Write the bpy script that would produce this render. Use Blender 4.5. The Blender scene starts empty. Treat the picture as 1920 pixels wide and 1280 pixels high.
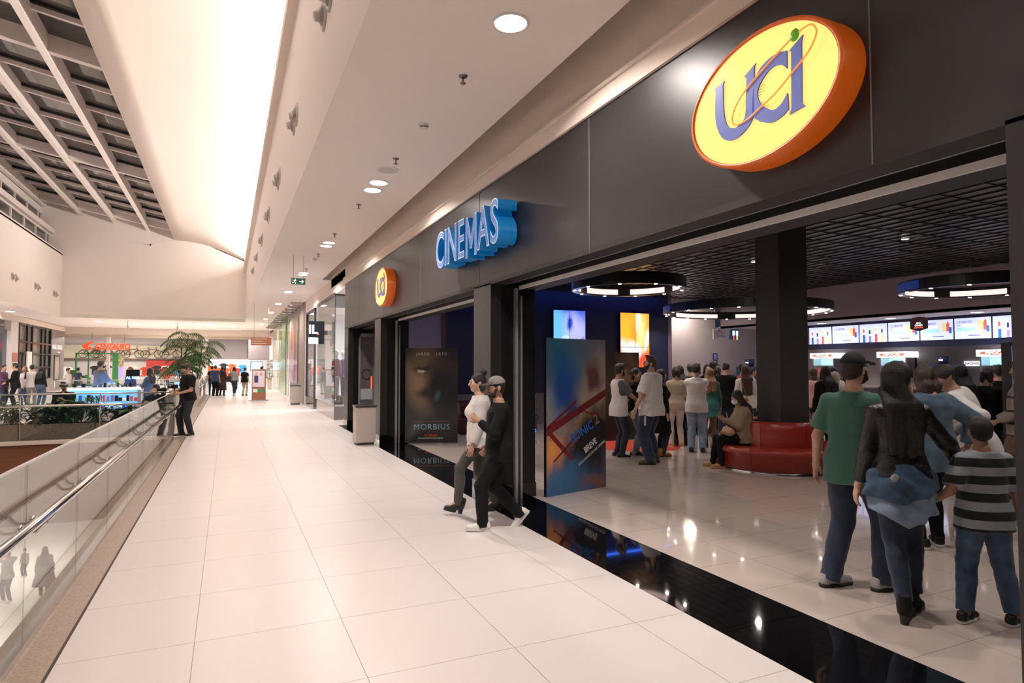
import bpy, math, random
import numpy as np
from mathutils import Vector, Matrix
random.seed(7); np.random.seed(7)
SC = bpy.context.scene
COL = SC.collection
PI = math.pi
# ------------------------------------------------------------ camera, world, exposure
F_PX = 1170.0
cam_d = bpy.data.cameras.new('camera'); cam = bpy.data.objects.new('camera', cam_d); COL.objects.link(cam)
cam_d.sensor_width = 36.0; cam_d.lens = F_PX / 1920 * 36.0; cam_d.clip_end = 300
cam.location = (0, 0, 1.7)
cam.rotation_euler = (PI / 2 + math.atan(45 / F_PX), 0, -math.atan(533 / F_PX))
SC.camera = cam
w = bpy.data.worlds.new('night_sky'); SC.world = w; w.use_nodes = True
w.node_tree.nodes['Background'].inputs[0].default_value = (0.30, 0.36, 0.5, 1)
w.node_tree.nodes['Background'].inputs[1].default_value = 0.05
vs = SC.view_settings
vs.view_transform = 'Standard'; vs.look = 'None'; vs.gamma = 1.0; vs.use_curve_mapping = False
vs.exposure = 0.12

def area(name, loc, size, power, color=(1, .86, .74), rot=(0, 0, 0), sy=None, spread=None):
    l = bpy.data.lights.new(name, 'AREA'); l.energy = power; l.color = color
    l.shape = 'RECTANGLE' if sy else 'DISK'; l.size = size
    if sy: l.size_y = sy
    if spread: l.spread = spread
    o = bpy.data.objects.new(name, l); COL.objects.link(o); o.location = loc; o.rotation_euler = rot
    return o
WARM = (1, .895, .835)
# cove strips that wash the sloped atrium ceiling, laid on the ledge above the bulkhead
for y in (-4, 8, 20, 32):
    area('cove_light', (.98, y + 4, 7.93), 0.16, 560, (1, .91, .85), (0, math.radians(150), 0), sy=12)
# luminous slots of the store interiors and the far lanes
for (x, y, z, s, e, c) in [(-8, 58.5, 4.3, 7, 950, (1, .93, .85)), (.6, 57.2, 4.2, 3.5, 360, (1, .96, .93)), (-4, 50, 4.3, 4, 150, WARM), (-13, 33, 3.9, 6, 260, WARM),
                           (-5, 29, 4.3, 5, 120, WARM), (5.5, 24, 3.6, 4, 240, (.95, .97, 1))]:
    area('shop_ceiling_light', (x, y, z), s, e, c)
# lower floor lamps
for (x, y) in [(-5, 20), (-8, 30), (-12, 24)]:
    area('lower_floor_lamp', (x, y, -1.95), 3, 420, (1, .93, .86))

# ------------------------------------------------------------ materials
MATS = {}
def mat(name, col=(.8, .8, .8), rough=.5, metal=0., emis=None, es=1., bump=0., bscale=40., var=0., vscale=6., spec=.5, coat=0., sheen=0., alpha=None):
    if name in MATS: return MATS[name]
    m = bpy.data.materials.new(name); m.use_nodes = True; nt = m.node_tree; b = nt.nodes['Principled BSDF']
    b.inputs['Base Color'].default_value = (*col, 1); b.inputs['Roughness'].default_value = rough
    b.inputs['Metallic'].default_value = metal; b.inputs['Specular IOR Level'].default_value = spec
    b.inputs['Coat Weight'].default_value = coat
    if sheen: b.inputs['Sheen Weight'].default_value = sheen
    if emis is not None:
        b.inputs['Emission Color'].default_value = (*emis, 1); b.inputs['Emission Strength'].default_value = es
    if bump or var:
        tc = nt.nodes.new('ShaderNodeTexCoord')
    if bump:
        n = nt.nodes.new('ShaderNodeTexNoise'); n.inputs['Scale'].default_value = bscale; n.inputs['Detail'].default_value = 4
        bp = nt.nodes.new('ShaderNodeBump'); bp.inputs['Strength'].default_value = bump; bp.inputs['Distance'].default_value = .02
        nt.links.new(tc.outputs['Object'], n.inputs['Vector']); nt.links.new(n.outputs['Fac'], bp.inputs['Height']); nt.links.new(bp.outputs[0], b.inputs['Normal'])
    if var:
        n2 = nt.nodes.new('ShaderNodeTexNoise'); n2.inputs['Scale'].default_value = vscale; n2.inputs['Detail'].default_value = 5
        r = nt.nodes.new('ShaderNodeValToRGB'); r.color_ramp.elements[0].position = .35; r.color_ramp.elements[1].position = .65
        r.color_ramp.elements[0].color = (*[c * (1 - var) for c in col], 1); r.color_ramp.elements[1].color = (*[min(1, c * (1 + var)) for c in col], 1)
        nt.links.new(tc.outputs['Object'], n2.inputs['Vector']); nt.links.new(n2.outputs['Fac'], r.inputs[0]); nt.links.new(r.outputs[0], b.inputs['Base Color'])
    MATS[name] = m
    return m
def nodes_of(m): return m.node_tree, m.node_tree.nodes['Principled BSDF']
def math_n(nt, op, a, b=None, c=None):
    n = nt.nodes.new('ShaderNodeMath'); n.operation = op
    for i, v in enumerate((a, b, c)):
        if v is None: continue
        if isinstance(v, (int, float)): n.inputs[i].default_value = v
        else: nt.links.new(v, n.inputs[i])
    return n.outputs[0]
def mixc(nt, fac, a, b):
    n = nt.nodes.new('ShaderNodeMix'); n.data_type = 'RGBA'
    for i, v in ((0, fac), (6, a), (7, b)):
        if isinstance(v, (int, float)): n.inputs[i].default_value = v
        elif isinstance(v, tuple): n.inputs[i].default_value = (*v, 1)
        else: nt.links.new(v, n.inputs[i])
    return n.outputs[2]
def tile_mat(name, col, gcol, px, py, ox, oy, rough, jw=.004, var=.05, coat=0.):
    m = mat(name, col, rough, coat=coat); nt, b = nodes_of(m)
    tc = nt.nodes.new('ShaderNodeTexCoord'); s = nt.nodes.new('ShaderNodeSeparateXYZ'); nt.links.new(tc.outputs['Object'], s.inputs[0])
    fs = []; ids = []
    for ax, p_, o_ in ((0, px, ox), (1, py, oy)):
        u = math_n(nt, 'DIVIDE', math_n(nt, 'SUBTRACT', s.outputs[ax], o_), p_)
        fr = math_n(nt, 'FRACT', u); ids.append(math_n(nt, 'FLOOR', u))
        fs.append(math_n(nt, 'LESS_THAN', fr, jw / p_))
    j = math_n(nt, 'MAXIMUM', fs[0], fs[1])
    cb = nt.nodes.new('ShaderNodeCombineXYZ'); nt.links.new(ids[0], cb.inputs[0]); nt.links.new(ids[1], cb.inputs[1])
    wn = nt.nodes.new('ShaderNodeTexWhiteNoise'); nt.links.new(cb.outputs[0], wn.inputs['Vector'])
    no = nt.nodes.new('ShaderNodeTexNoise'); no.inputs['Scale'].default_value = 60; nt.links.new(tc.outputs['Object'], no.inputs['Vector'])
    t = math_n(nt, 'MULTIPLY', math_n(nt, 'ADD', wn.outputs[0], no.outputs[0]), .5)
    c = mixc(nt, t, tuple(x * (1 - var) for x in col), tuple(min(1, x * (1 + var)) for x in col))
    nt.links.new(mixc(nt, j, c, gcol), b.inputs['Base Color'])
    return m
def wood_mat(name, col, dark, sx=1., sy=14., rough=.45):
    m = mat(name, col, rough); nt, b = nodes_of(m)
    tc = nt.nodes.new('ShaderNodeTexCoord'); mp = nt.nodes.new('ShaderNodeMapping'); nt.links.new(tc.outputs['Object'], mp.inputs[0])
    mp.inputs['Scale'].default_value = (sx, sx, sy)
    n = nt.nodes.new('ShaderNodeTexNoise'); n.inputs['Scale'].default_value = 3; n.inputs['Detail'].default_value = 8; nt.links.new(mp.outputs[0], n.inputs['Vector'])
    nt.links.new(mixc(nt, n.outputs[0], dark, col), b.inputs['Base Color'])
    return m
def glass_mat(name, refl=.12, tint=(1, 1, 1), rough=0.0, k=.6):
    """thin pane: what passes straight through plus a clear mirror reflection of the coated face"""
    m = bpy.data.materials.new(name); m.use_nodes = True; nt = m.node_tree; nt.nodes.remove(nt.nodes['Principled BSDF'])
    out = nt.nodes['Material Output']; tr = nt.nodes.new('ShaderNodeBsdfTransparent'); tr.inputs[0].default_value = (*tint, 1)
    g = nt.nodes.new('ShaderNodeBsdfGlossy'); g.inputs['Roughness'].default_value = rough
    lw = nt.nodes.new('ShaderNodeLayerWeight'); lw.inputs[0].default_value = .35
    f = math_n(nt, 'MINIMUM', math_n(nt, 'ADD', math_n(nt, 'MULTIPLY', lw.outputs['Fresnel'], k), refl), 1.)
    mx = nt.nodes.new('ShaderNodeMixShader'); nt.links.new(f, mx.inputs[0]); nt.links.new(tr.outputs[0], mx.inputs[1]); nt.links.new(g.outputs[0], mx.inputs[2])
    nt.links.new(mx.outputs[0], out.inputs[0]); MATS[name] = m
    return m

# ------------------------------------------------------------ object helpers
def link(o): COL.objects.link(o); return o
def tag(o, label=None, cat=None, group=None, kind=None):
    if label: o['label'] = label
    if cat: o['category'] = cat
    if group: o['group'] = group
    if kind: o['kind'] = kind
    return o
def E(name, label, cat, loc=(0, 0, 0), rz=0., group=None):
    o = link(bpy.data.objects.new(name, None)); o.location = loc; o.rotation_euler = (0, 0, rz); o.empty_display_size = .1
    return tag(o, label, cat, group)
class MB:
    def __init__(s): s.v = []; s.f = []; s.m = []; s.sm = []
    def add(s, vs, fs, mi=0, smooth=False):
        n = len(s.v); s.v += [tuple(v) for v in vs]; s.f += [tuple(i + n for i in f) for f in fs]; s.m += [mi] * len(fs); s.sm += [smooth] * len(fs); return s
    def box(s, x0, x1, y0, y1, z0, z1, mi=0):
        return s.add([(x, y, z) for z in (z0, z1) for y in (y0, y1) for x in (x0, x1)],
                     [(0, 2, 3, 1), (4, 5, 7, 6), (0, 1, 5, 4), (2, 6, 7, 3), (0, 4, 6, 2), (1, 3, 7, 5)], mi)
    def bar(s, p, q, w_, h_=None, mi=0, up=(0, 0, 1)):
        h_ = h_ or w_; p = Vector(p); q = Vector(q); d = (q - p).normalized(); u = Vector(up)
        if abs(d.dot(u)) > .98: u = Vector((0, 1, 0))
        a = d.cross(u).normalized() * w_ / 2; b = a.cross(d).normalized() * h_ / 2
        return s.add([e + i * a + j * b for e in (p, q) for i, j in ((-1, -1), (1, -1), (1, 1), (-1, 1))],
                     [(3, 2, 1, 0), (4, 5, 6, 7), (0, 1, 5, 4), (1, 2, 6, 5), (2, 3, 7, 6), (3, 0, 4, 7)], mi)
    def tube(s, pts, r, n=10, mi=0, caps=True, closed=False):
        pts = [Vector(p) for p in pts]; rs = r if isinstance(r, (list, tuple)) else [r] * len(pts); vs = []; k = len(pts)
        pa = None
        for i, p in enumerate(pts):
            d = (pts[(i + 1) % k] - pts[i - 1]) if closed else (pts[min(i + 1, k - 1)] - pts[max(i - 1, 0)])
            d.normalize()
            if pa is None:
                u = Vector((0, 0, 1)) if abs(d.z) < .9 else Vector((1, 0, 0)); a = d.cross(u).normalized()
            else: a = (pa - d * pa.dot(d)).normalized()
            pa = a; b = d.cross(a)
            vs += [p + (a * math.cos(t) + b * math.sin(t)) * rs[i] for t in [2 * PI * j / n for j in range(n)]]
        fs = [(i * n + j, i * n + (j + 1) % n, ((i + 1) % k) * n + (j + 1) % n, ((i + 1) % k) * n + j) for i in range(k if closed else k - 1) for j in range(n)]
        if caps and not closed: fs += [tuple(range(n))[::-1], tuple((k - 1) * n + j for j in range(n))]
        return s.add(vs, fs, mi, True)
    def lathe(s, prof, c=(0, 0, 0), n=32, mi=0, a0=0, a1=2 * PI, smooth=True):
        full = abs(a1 - a0 - 2 * PI) < 1e-6; m_ = n if full else n + 1; vs = []
        for i in range(m_):
            t = a0 + (a1 - a0) * i / n
            vs += [(c[0] + r * math.cos(t), c[1] + r * math.sin(t), c[2] + z) for r, z in prof]
        k = len(prof); fs = [(i * k + j, ((i + 1) % m_) * k + j, ((i + 1) % m_) * k + j + 1, i * k + j + 1) for i in range(n) for j in range(k - 1)]
        return s.add(vs, fs, mi, smooth)
    def ball(s, c, r, n=12, mi=0):
        r = r if isinstance(r, (list, tuple)) else (r, r, r)
        vs = [(c[0] + r[0] * math.sin(PI * i / n) * math.cos(2 * PI * j / n), c[1] + r[1] * math.sin(PI * i / n) * math.sin(2 * PI * j / n), c[2] + r[2] * math.cos(PI * i / n)) for i in range(n + 1) for j in range(n)]
        return s.add(vs, [(i * n + j, (i + 1) * n + j, (i + 1) * n + (j + 1) % n, i * n + (j + 1) % n) for i in range(n) for j in range(n)], mi, True)
    def prism(s, poly, o=(0, 0, 0), ux=(1, 0, 0), uy=(0, 0, 1), d=(0, -1, 0), mi=0, smi=None):
        o, ux, uy, d = map(Vector, (o, ux, uy, d)); n = len(poly)
        f = [o + ux * a + uy * b for a, b in poly]; vs = f + [p + d for p in f]
        s.add(vs, [tuple(range(n))], mi); k = len(s.v) - 2 * n
        s.f.append(tuple(k + n + i for i in range(n))[::-1]); s.m.append(mi); s.sm.append(False)
        for i in range(n):
            s.f.append((k + i, k + n + i, k + n + (i + 1) % n, k + (i + 1) % n)); s.m.append(mi if smi is None else smi); s.sm.append(False)
        return s
    def build(s, name, mats, parent=None, bevel=0., loc=None, solid=0.):
        me = bpy.data.meshes.new(name); me.from_pydata([tuple(v) for v in s.v], [], s.f)
        for m_ in (mats if isinstance(mats, (list, tuple)) else [mats]): me.materials.append(m_)
        me.polygons.foreach_set('material_index', s.m); me.polygons.foreach_set('use_smooth', s.sm); me.update()
        o = link(bpy.data.objects.new(name, me)); o.parent = parent
        if loc: o.location = loc
        if bevel:
            b = o.modifiers.new('b', 'BEVEL'); b.width = bevel; b.segments = 2; b.limit_method = 'ANGLE'
        if solid:
            b = o.modifiers.new('s', 'SOLIDIFY'); b.thickness = solid
        return o
def struct(name, mb, m, **k): return tag(mb.build(name, m, **k), kind='structure')
def copy_tree(o, parent=None):
    c = o.copy(); COL.objects.link(c); c.parent = parent
    for ch in [x for x in KIDS.get(o.name, [])]: copy_tree(ch, c)
    return c
KIDS = {}
def index_kids(o):
    ks = list(o.children); KIDS[o.name] = ks
    for k in ks: index_kids(k)
def dup(o, loc, rz=None, label=None, group=None):
    if o.name not in KIDS: index_kids(o)
    c = copy_tree(o); c.location = loc
    if rz is not None: c.rotation_euler = (0, 0, rz)
    if label: c['label'] = label
    if group: c['group'] = group
    return c
def text(name, s_, size, m, parent=None, loc=(0, 0, 0), rot=(PI / 2, 0, 0), ext=.002, align='CENTER', sx=1., shear=0., off=0., bev=0., space=1.):
    cu = bpy.data.curves.new(name, 'FONT'); cu.body = s_; cu.size = size; cu.extrude = ext; cu.align_x = align; cu.align_y = 'CENTER'; cu.shear = shear
    cu.offset = off; cu.bevel_depth = bev; cu.space_character = space; cu.resolution_u = 4; cu.space_line = .85
    t = link(bpy.data.objects.new(name, cu)); dg = bpy.context.evaluated_depsgraph_get(); me = bpy.data.meshes.new_from_object(t.evaluated_get(dg))
    bpy.data.objects.remove(t); bpy.data.curves.remove(cu)
    me.materials.clear(); me.materials.append(m); o = link(bpy.data.objects.new(name, me)); o.parent = parent
    o.location = loc; o.rotation_euler = rot; o.scale = (sx, 1, 1)
    return o
# ------------------------------------------------------------ bodies: signed distance shapes meshed by surface nets
def V3(*a): return np.array(a, float)
def rc(a, b, r0, r1, k=.02, cap=0, sub=0): return ('rc', np.array(a, float), np.array(b, float), r0, r1, k, cap, sub)
def el(c, r, k=.02, rot=None, sub=0): return ('el', np.array(c, float), np.array(r, float), rot, k, sub)
def stack(o, X, Y, Z, prof, infl=0., k=.02, zr=None, e=2.4): return ('st', o, X, Y, Z, np.array(prof, float), infl, k, zr, e)
def half(o, n): return ('hp', np.array(o, float), np.array(n, float))
def bbox(p):
    if p[0] == 'rc':
        r = max(p[3], p[4]) ; return np.minimum(p[1], p[2]) - r, np.maximum(p[1], p[2]) + r
    if p[0] == 'el': r = p[2].max(); return p[1] - r, p[1] + r
    if p[0] == 'st':
        pr = p[5]; R_ = pr[:, 1:3].max() + abs(p[6]) + .03; a = p[1] + p[4] * pr[0, 0]; b = p[1] + p[4] * pr[-1, 0]
        return np.minimum(a, b) - R_, np.maximum(a, b) + R_
def smin(a, b, k):
    h = np.clip(.5 + .5 * (b - a) / k, 0, 1); return b + (a - b) * h - k * h * (1 - h)
def sdf_mesh(name, prims, res, mats, parent, wr=0., wf=(22, 9), matfn=None, seed=0.):
    bbs = [bbox(p) for p in prims if p[0] != 'hp' and not (p[0] in ('rc', 'el') and p[-1])]
    lo = np.min([b[0] for b in bbs], 0) - res * 3; hi = np.max([b[1] for b in bbs], 0) + res * 3
    n = np.ceil((hi - lo) / res).astype(int) + 1; ax = [lo[i] + res * np.arange(n[i]) for i in range(3)]
    F_ = np.full(n, .3, np.float32)
    for p in prims:
        if p[0] == 'hp':
            G = ((ax[0][:, None, None] - p[1][0]) * p[2][0] + (ax[1][None, :, None] - p[1][1]) * p[2][1] + (ax[2][None, None, :] - p[1][2]) * p[2][2])
            F_ = np.maximum(F_, G.astype(np.float32)); continue
        a, b = bbox(p); mg = .05
        i0 = np.clip(np.floor((a - mg - lo) / res).astype(int), 0, n); i1 = np.clip(np.ceil((b + mg - lo) / res).astype(int) + 1, 0, n)
        if (i1 <= i0).any(): continue
        sl = tuple(slice(i0[i], i1[i]) for i in range(3))
        x = ax[0][sl[0]][:, None, None]; y = ax[1][sl[1]][None, :, None]; z = ax[2][sl[2]][None, None, :]
        sub = False
        if p[0] == 'rc':
            _, A, B, r0, r1, k, cap, sub = p; v = B - A; L2 = max(v @ v, 1e-9)
            t = ((x - A[0]) * v[0] + (y - A[1]) * v[1] + (z - A[2]) * v[2]) / L2; tc = np.clip(t, 0, 1)
            d = np.sqrt((x - A[0] - tc * v[0]) ** 2 + (y - A[1] - tc * v[1]) ** 2 + (z - A[2] - tc * v[2]) ** 2) - (r0 + tc * (r1 - r0))
            if cap: d = np.maximum(d, (t - 1) * math.sqrt(L2))
        elif p[0] == 'el':
            _, c, r, rot, k, sub = p; X, Y, Z = x - c[0], y - c[1], z - c[2]
            if rot is not None: X, Y, Z = [rot[0][i] * X + rot[1][i] * Y + rot[2][i] * Z for i in range(3)]
            k0 = np.sqrt((X / r[0]) ** 2 + (Y / r[1]) ** 2 + (Z / r[2]) ** 2) + 1e-6
            k1 = np.sqrt((X / r[0] ** 2) ** 2 + (Y / r[1] ** 2) ** 2 + (Z / r[2] ** 2) ** 2) + 1e-6
            d = k0 * (k0 - 1) / k1
        else:
            _, O, Xa, Ya, Za, pr, infl, k, zr, ee = p; X, Y, Z = x - O[0], y - O[1], z - O[2]
            u = X * Xa[0] + Y * Xa[1] + Z * Xa[2]; v = X * Ya[0] + Y * Ya[1] + Z * Ya[2]; q = X * Za[0] + Y * Za[1] + Z * Za[2]
            aa = np.interp(q, pr[:, 0], pr[:, 1]) + infl; bb = np.interp(q, pr[:, 0], pr[:, 2]) + infl; off = np.interp(q, pr[:, 0], pr[:, 3])
            g = (np.abs(u / aa) ** ee + np.abs((v - off) / bb) ** ee) ** (1 / ee)
            d = (g - 1) * np.minimum(aa, bb) * .95
            z0, z1 = zr if zr else (pr[0, 0], pr[-1, 0])
            d = np.maximum(d, np.maximum(z0 - q, q - z1))
        d = d.astype(np.float32)
        F_[sl] = np.maximum(F_[sl], -d) if sub else smin(F_[sl], d, k)
    if wr:
        x = ax[0][:, None, None]; y = ax[1][None, :, None]; z = ax[2][None, None, :]
        F_ += (wr * (np.sin(wf[0] * x + 5 * y + wf[1] * z + 3 * np.sin(7 * z + seed)) * np.sin(wf[0] * .8 * y - 4 * x + wf[1] * .7 * z + 2 * np.sin(9 * x + seed)) + .6 * np.sin(31 * z + 12 * x + 9 * np.sin(6 * y + seed)) * np.sin(14 * y + seed))).astype(np.float32)
    ins = F_ < 0
    idx = np.zeros(n - 1, np.int32); s8 = [ins[i:n[0] - 1 + i, j:n[1] - 1 + j, k_:n[2] - 1 + k_] for i in (0, 1) for j in (0, 1) for k_ in (0, 1)]
    cnt = sum(s.astype(np.int8) for s in s8); act = (cnt > 0) & (cnt < 8); cells = np.argwhere(act)
    if len(cells) == 0: return None
    idx[...] = -1; idx[act] = np.arange(len(cells))
    acc = np.zeros((len(cells), 3)); num = np.zeros(len(cells))
    cor = [(i, j, k_) for i in (0, 1) for j in (0, 1) for k_ in (0, 1)]
    fv = {c: F_[cells[:, 0] + c[0], cells[:, 1] + c[1], cells[:, 2] + c[2]].astype(float) for c in cor}
    for c in cor:
        for a in range(3):
            if c[a] == 0:
                d2 = list(c); d2[a] = 1; d2 = tuple(d2); f0, f1 = fv[c], fv[d2]; m = (f0 < 0) != (f1 < 0)
                t = f0[m] / (f0[m] - f1[m]); q = np.tile(np.array(c, float), (m.sum(), 1)); q[:, a] = t; acc[m] += q; num[m] += 1
    vs = lo + res * (cells + acc / num[:, None])
    faces = []
    for a in range(3):
        b, c = (a + 1) % 3, (a + 2) % 3; s0 = [slice(None)] * 3; s1 = [slice(None)] * 3; s0[a] = slice(0, -1); s1[a] = slice(1, None)
        i0_, i1_ = ins[tuple(s0)], ins[tuple(s1)]
        for fl, m in ((0, i0_ & ~i1_), (1, ~i0_ & i1_)):
            e = np.argwhere(m); e = e[(e[:, b] > 0) & (e[:, c] > 0) & (e[:, b] < n[b] - 1) & (e[:, c] < n[c] - 1)]
            if not len(e): continue
            q = []
            for db, dc in ((1, 1), (0, 1), (0, 0), (1, 0)):
                g = e.copy(); g[:, b] -= db; g[:, c] -= dc; q.append(idx[g[:, 0], g[:, 1], g[:, 2]])
            q = np.stack(q, 1); faces.append(q[:, ::-1] if fl else q)
    fa = np.concatenate(faces); fa = fa[(fa >= 0).all(1)]
    me = bpy.data.meshes.new(name); me.vertices.add(len(vs)); me.vertices.foreach_set('co', vs.ravel())
    me.loops.add(fa.size); me.loops.foreach_set('vertex_index', fa.ravel().astype(np.int32)); me.polygons.add(len(fa))
    me.polygons.foreach_set('loop_start', (np.arange(len(fa)) * 4).astype(np.int32))
    try: me.polygons.foreach_set('loop_total', np.full(len(fa), 4, np.int32))
    except Exception: pass
    ml = mats if isinstance(mats, (list, tuple)) else [mats]
    for m in ml: me.materials.append(m)
    if matfn is not None: me.polygons.foreach_set('material_index', matfn(vs[fa].mean(1)).astype(np.int32))
    me.update(calc_edges=True); me.validate(); me.polygons.foreach_set('use_smooth', np.ones(len(me.polygons), bool))
    o = link(bpy.data.objects.new(name, me)); o.parent = parent
    return o

def nrm(v): v = np.array(v, float); return v / (np.linalg.norm(v) + 1e-9)
def ik(a, b, l1, l2, pole):
    a, b = np.array(a, float), np.array(b, float); v = b - a; L = np.linalg.norm(v); Lm = (l1 + l2) * .995
    if L > Lm: b = a + v / L * Lm; v = b - a; L = Lm
    L = max(L, abs(l1 - l2) + .02)
    d = v / L; c = (l1 * l1 - l2 * l2 + L * L) / (2 * L); h = math.sqrt(max(l1 * l1 - c * c, 0)); p = np.array(pole, float); p = p - d * (p @ d)
    return a + d * c + nrm(p) * h, b
SK = dict(light=(.56, .33, .23), tan=(.42, .23, .15), brown=(.27, .14, .09), pale=(.62, .39, .29))
def skin(k): return mat('skin_' + k, SK[k], .5, bump=.05, bscale=180)
def cloth(name, col, rough=.85, bump=.25, bs=220, sheen=.15, var=0., **k):
    if max(col) < .03: sheen = 0; k['spec'] = .25
    return mat(name, col, rough, bump=bump, bscale=bs, sheen=sheen, var=var, vscale=9, **k)
def person(label, loc, rz, H=1.72, res=.014, sex='m', fat=1., sk='light', hair='short', hcol=(.012, .009, .008), top=None, bot=None, shoe=None,
           lean=(0, 0), head=(0, 0, 0), handL=None, handR=None, eL=None, eR=None, footL=None, footR=None, pelvis=None, twist=0., curl=.5, face=False, group=None,
           cap=None, mask=False, glasses=False, beard=False, sit=False, jacket=None, hips=1., vis=None, palmL=None, palmR=None, name='person'):
    """faces +Y in its own frame; metres for a 1.75 m figure, scaled to H.  head = (yaw, pitch, roll)"""
    s = H / 1.75; fem = sex == 'f'; root = E(name, label, 'person', (loc[0], loc[1], loc[2] if len(loc) > 2 else 0), rz, group)
    root.scale = (s, s, s); r = res / s
    heel = .055 if shoe and shoe[0] == 'heel' else 0.; P0 = V3(*(pelvis if pelvis else (0, 0, .925 + heel)))
    Pn = P0 + V3(lean[0], lean[1], 0) + V3(0, 0, math.sqrt(max(.56 ** 2 - lean[0] ** 2 - lean[1] ** 2, .01)))
    Za = nrm(Pn - P0); Xa = nrm(V3(math.cos(twist), math.sin(twist), 0) - Za * (V3(math.cos(twist), math.sin(twist), 0) @ Za)); Ya = np.cross(Za, Xa)
    fw = fat; ch = .93 if fem else 1.
    prof = [(-.13, .13 * hips, .10, 0), (-.05, .172 * hips * (1.04 if fem else 1), .122, -.012), (.03, .165 * hips, .115, -.004), (.12, .14 * fw * (.9 if fem else 1), .102 * fw, .006), (.22, .142 * fw * (.93 if fem else 1), .105 * fw, .01 * fw),
            (.34, .165 * ch, .115 * fw ** .5, .008), (.44, .172 * ch, .108, -.004), (.50, .145 * ch, .083, -.012), (.545, .075, .062, -.012), (.58, .056, .056, 0)]
    sh = [P0 + Xa * sx * .165 * ch + Za * .462 - Ya * .012 for sx in (-1, 1)]
    hp = [P0 + V3(math.cos(twist * .3), math.sin(twist * .3), 0) * sx * .09 * hips - V3(0, 0, .01) for sx in (-1, 1)]
    ft = [footL or (-.11, 0, 0, 0, 0), footR or (.11, 0, 0, 0, 0)]  # x, y, lift, yaw, pitch
    ank = []; kn = []; FT = []
    for i, f in enumerate(ft):
        x, y, z, yw, pt = (list(f) + [0] * 5)[:5]; R_ = Matrix.Rotation(yw, 3, 'Z') @ Matrix.Rotation(pt, 3, 'X'); FT.append((V3(x, y, z), np.array(R_)))
        A = V3(x, y, z) + np.array(R_) @ V3(0, 0, .085 + heel); A2 = A; pole = V3(math.sin(-yw) * .5, 1, .0) if not sit else V3(0, 1, .6)
        K, A2 = ik(hp[i], A, .435, .425, pole); kn.append(K); ank.append(A2)
    hd = [handL, handR]; el_ = [eL, eR]; elb = []; wr_ = []
    for i in (0, 1):
        sx = (-1, 1)[i]; t = V3(*hd[i]) if hd[i] else sh[i] + V3(sx * .09, .05, -.54)
        pole = V3(*el_[i]) if el_[i] else V3(sx * .5, -1, -.2)
        a_, b_ = ik(sh[i], t, .285, .255, pole); elb.append(a_); wr_.append(b_)
    # head frame
    hy, hpch, hr = head; RH = np.array(Matrix.Rotation(hy, 3, 'Z') @ Matrix.Rotation(hpch, 3, 'X') @ Matrix.Rotation(hr, 3, 'Y'))
    nb = Pn - Za * .02; HC = nb + Za * .075 + V3(0, .012, 0) + RH @ V3(0, .018, .095)
    HS = 1.05
    def h(x, y, z): return HC + RH @ V3(x, y, z) * HS
    sm = skin(sk); bh = .94 if fem else 1.
    body = [stack(P0, Xa, Ya, Za, prof, k=.03), rc(nb - Za * .02, h(0, -.018, -.05), .056 * bh, .05 * bh, .03),
            el(h(0, -.012, .022), (.073, .092, .095), .02, RH.T), el(h(0, .028, -.03), (.056, .062, .068), .03, RH.T), el(h(0, .05, -.078), (.03, .03, .026), .03, RH.T),
            rc(h(0, .088, .02), h(0, .106, -.018), .008, .013, .012), el(h(0, .098, -.022), (.017, .012, .009), .01, RH.T), rc(h(-.035, .082, .028), h(.035, .082, .028), .009, .009, .02),
            el(h(-.036, .066, -.018), (.022, .02, .022), .02, RH.T), el(h(.036, .066, -.018), (.022, .02, .022), .02, RH.T), rc(h(-.018, .080, -.052), h(.018, .080, -.052), .007, .007, .008), rc(h(-.013, .080, -.061), h(.013, .080, -.061), .0072, .0072, .008)]
    for sx in (-1, 1):
        body += [el(h(sx * .075, -.008, -.002), (.012, .021, .033), .008, RH.T)]
        if res < .01: body += [el(h(sx * .031, .089, .008), (.016, .010, .010), .008, RH.T, 1)]
    if fem: body += [el(P0 + Za * .33 + Xa * sx * .07 + Ya * .1, (.062, .055, .06), .03) for sx in (-1, 1)]
    lg = .92 if fem else 1.; lf = fat ** .6
    for i in (0, 1):
        body += [rc(hp[i], kn[i], .088 * lf, .056, .04), rc(kn[i], ank[i], .056, .036, .02), rc(kn[i] * .7 + ank[i] * .3 - V3(0, .012, 0), kn[i] * .45 + ank[i] * .55 - V3(0, .008, 0), .052, .042, .03),
                 rc(ank[i], FT[i][0] + FT[i][1] @ V3(0, .11, .035), .034, .018 if heel else .026, .02),
                 rc(sh[i], elb[i], .045 * lg * fat ** .4, .037 * lg, .045), rc(elb[i], wr_[i], .04 * lg, .025 * lg, .02), rc(nb - Za * .03, sh[i], .04, .042 * lg, .03)]
        # hand: palm, four fingers of unequal length, thumb off the side
        sx = (-1, 1)[i]; d = nrm(wr_[i] - elb[i]); pm = (palmL, palmR)[i]
        pn = nrm(V3(*pm) if pm else V3(-sx, 0, .0)); pn = nrm(pn - d * (pn @ d)); w_ = np.cross(d, pn); 
        if sx < 0: w_ = -w_
        # w_ : thumb side
        if w_[1] + .3 * w_[2] < 0 and not pm: w_ = -w_
        c_ = wr_[i] + d * .05; fr = .0093
        body += [rc(wr_[i], wr_[i] + d * .03, .026, .024, .015), rc(c_ + w_ * .022, c_ + w_ * .018 + d * .035, .017, .015, .012), rc(c_ - w_ * .022, c_ - w_ * .02 + d * .03, .015, .014, .012), rc(c_, c_ + d * .038, .017, .016, .012)]
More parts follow.
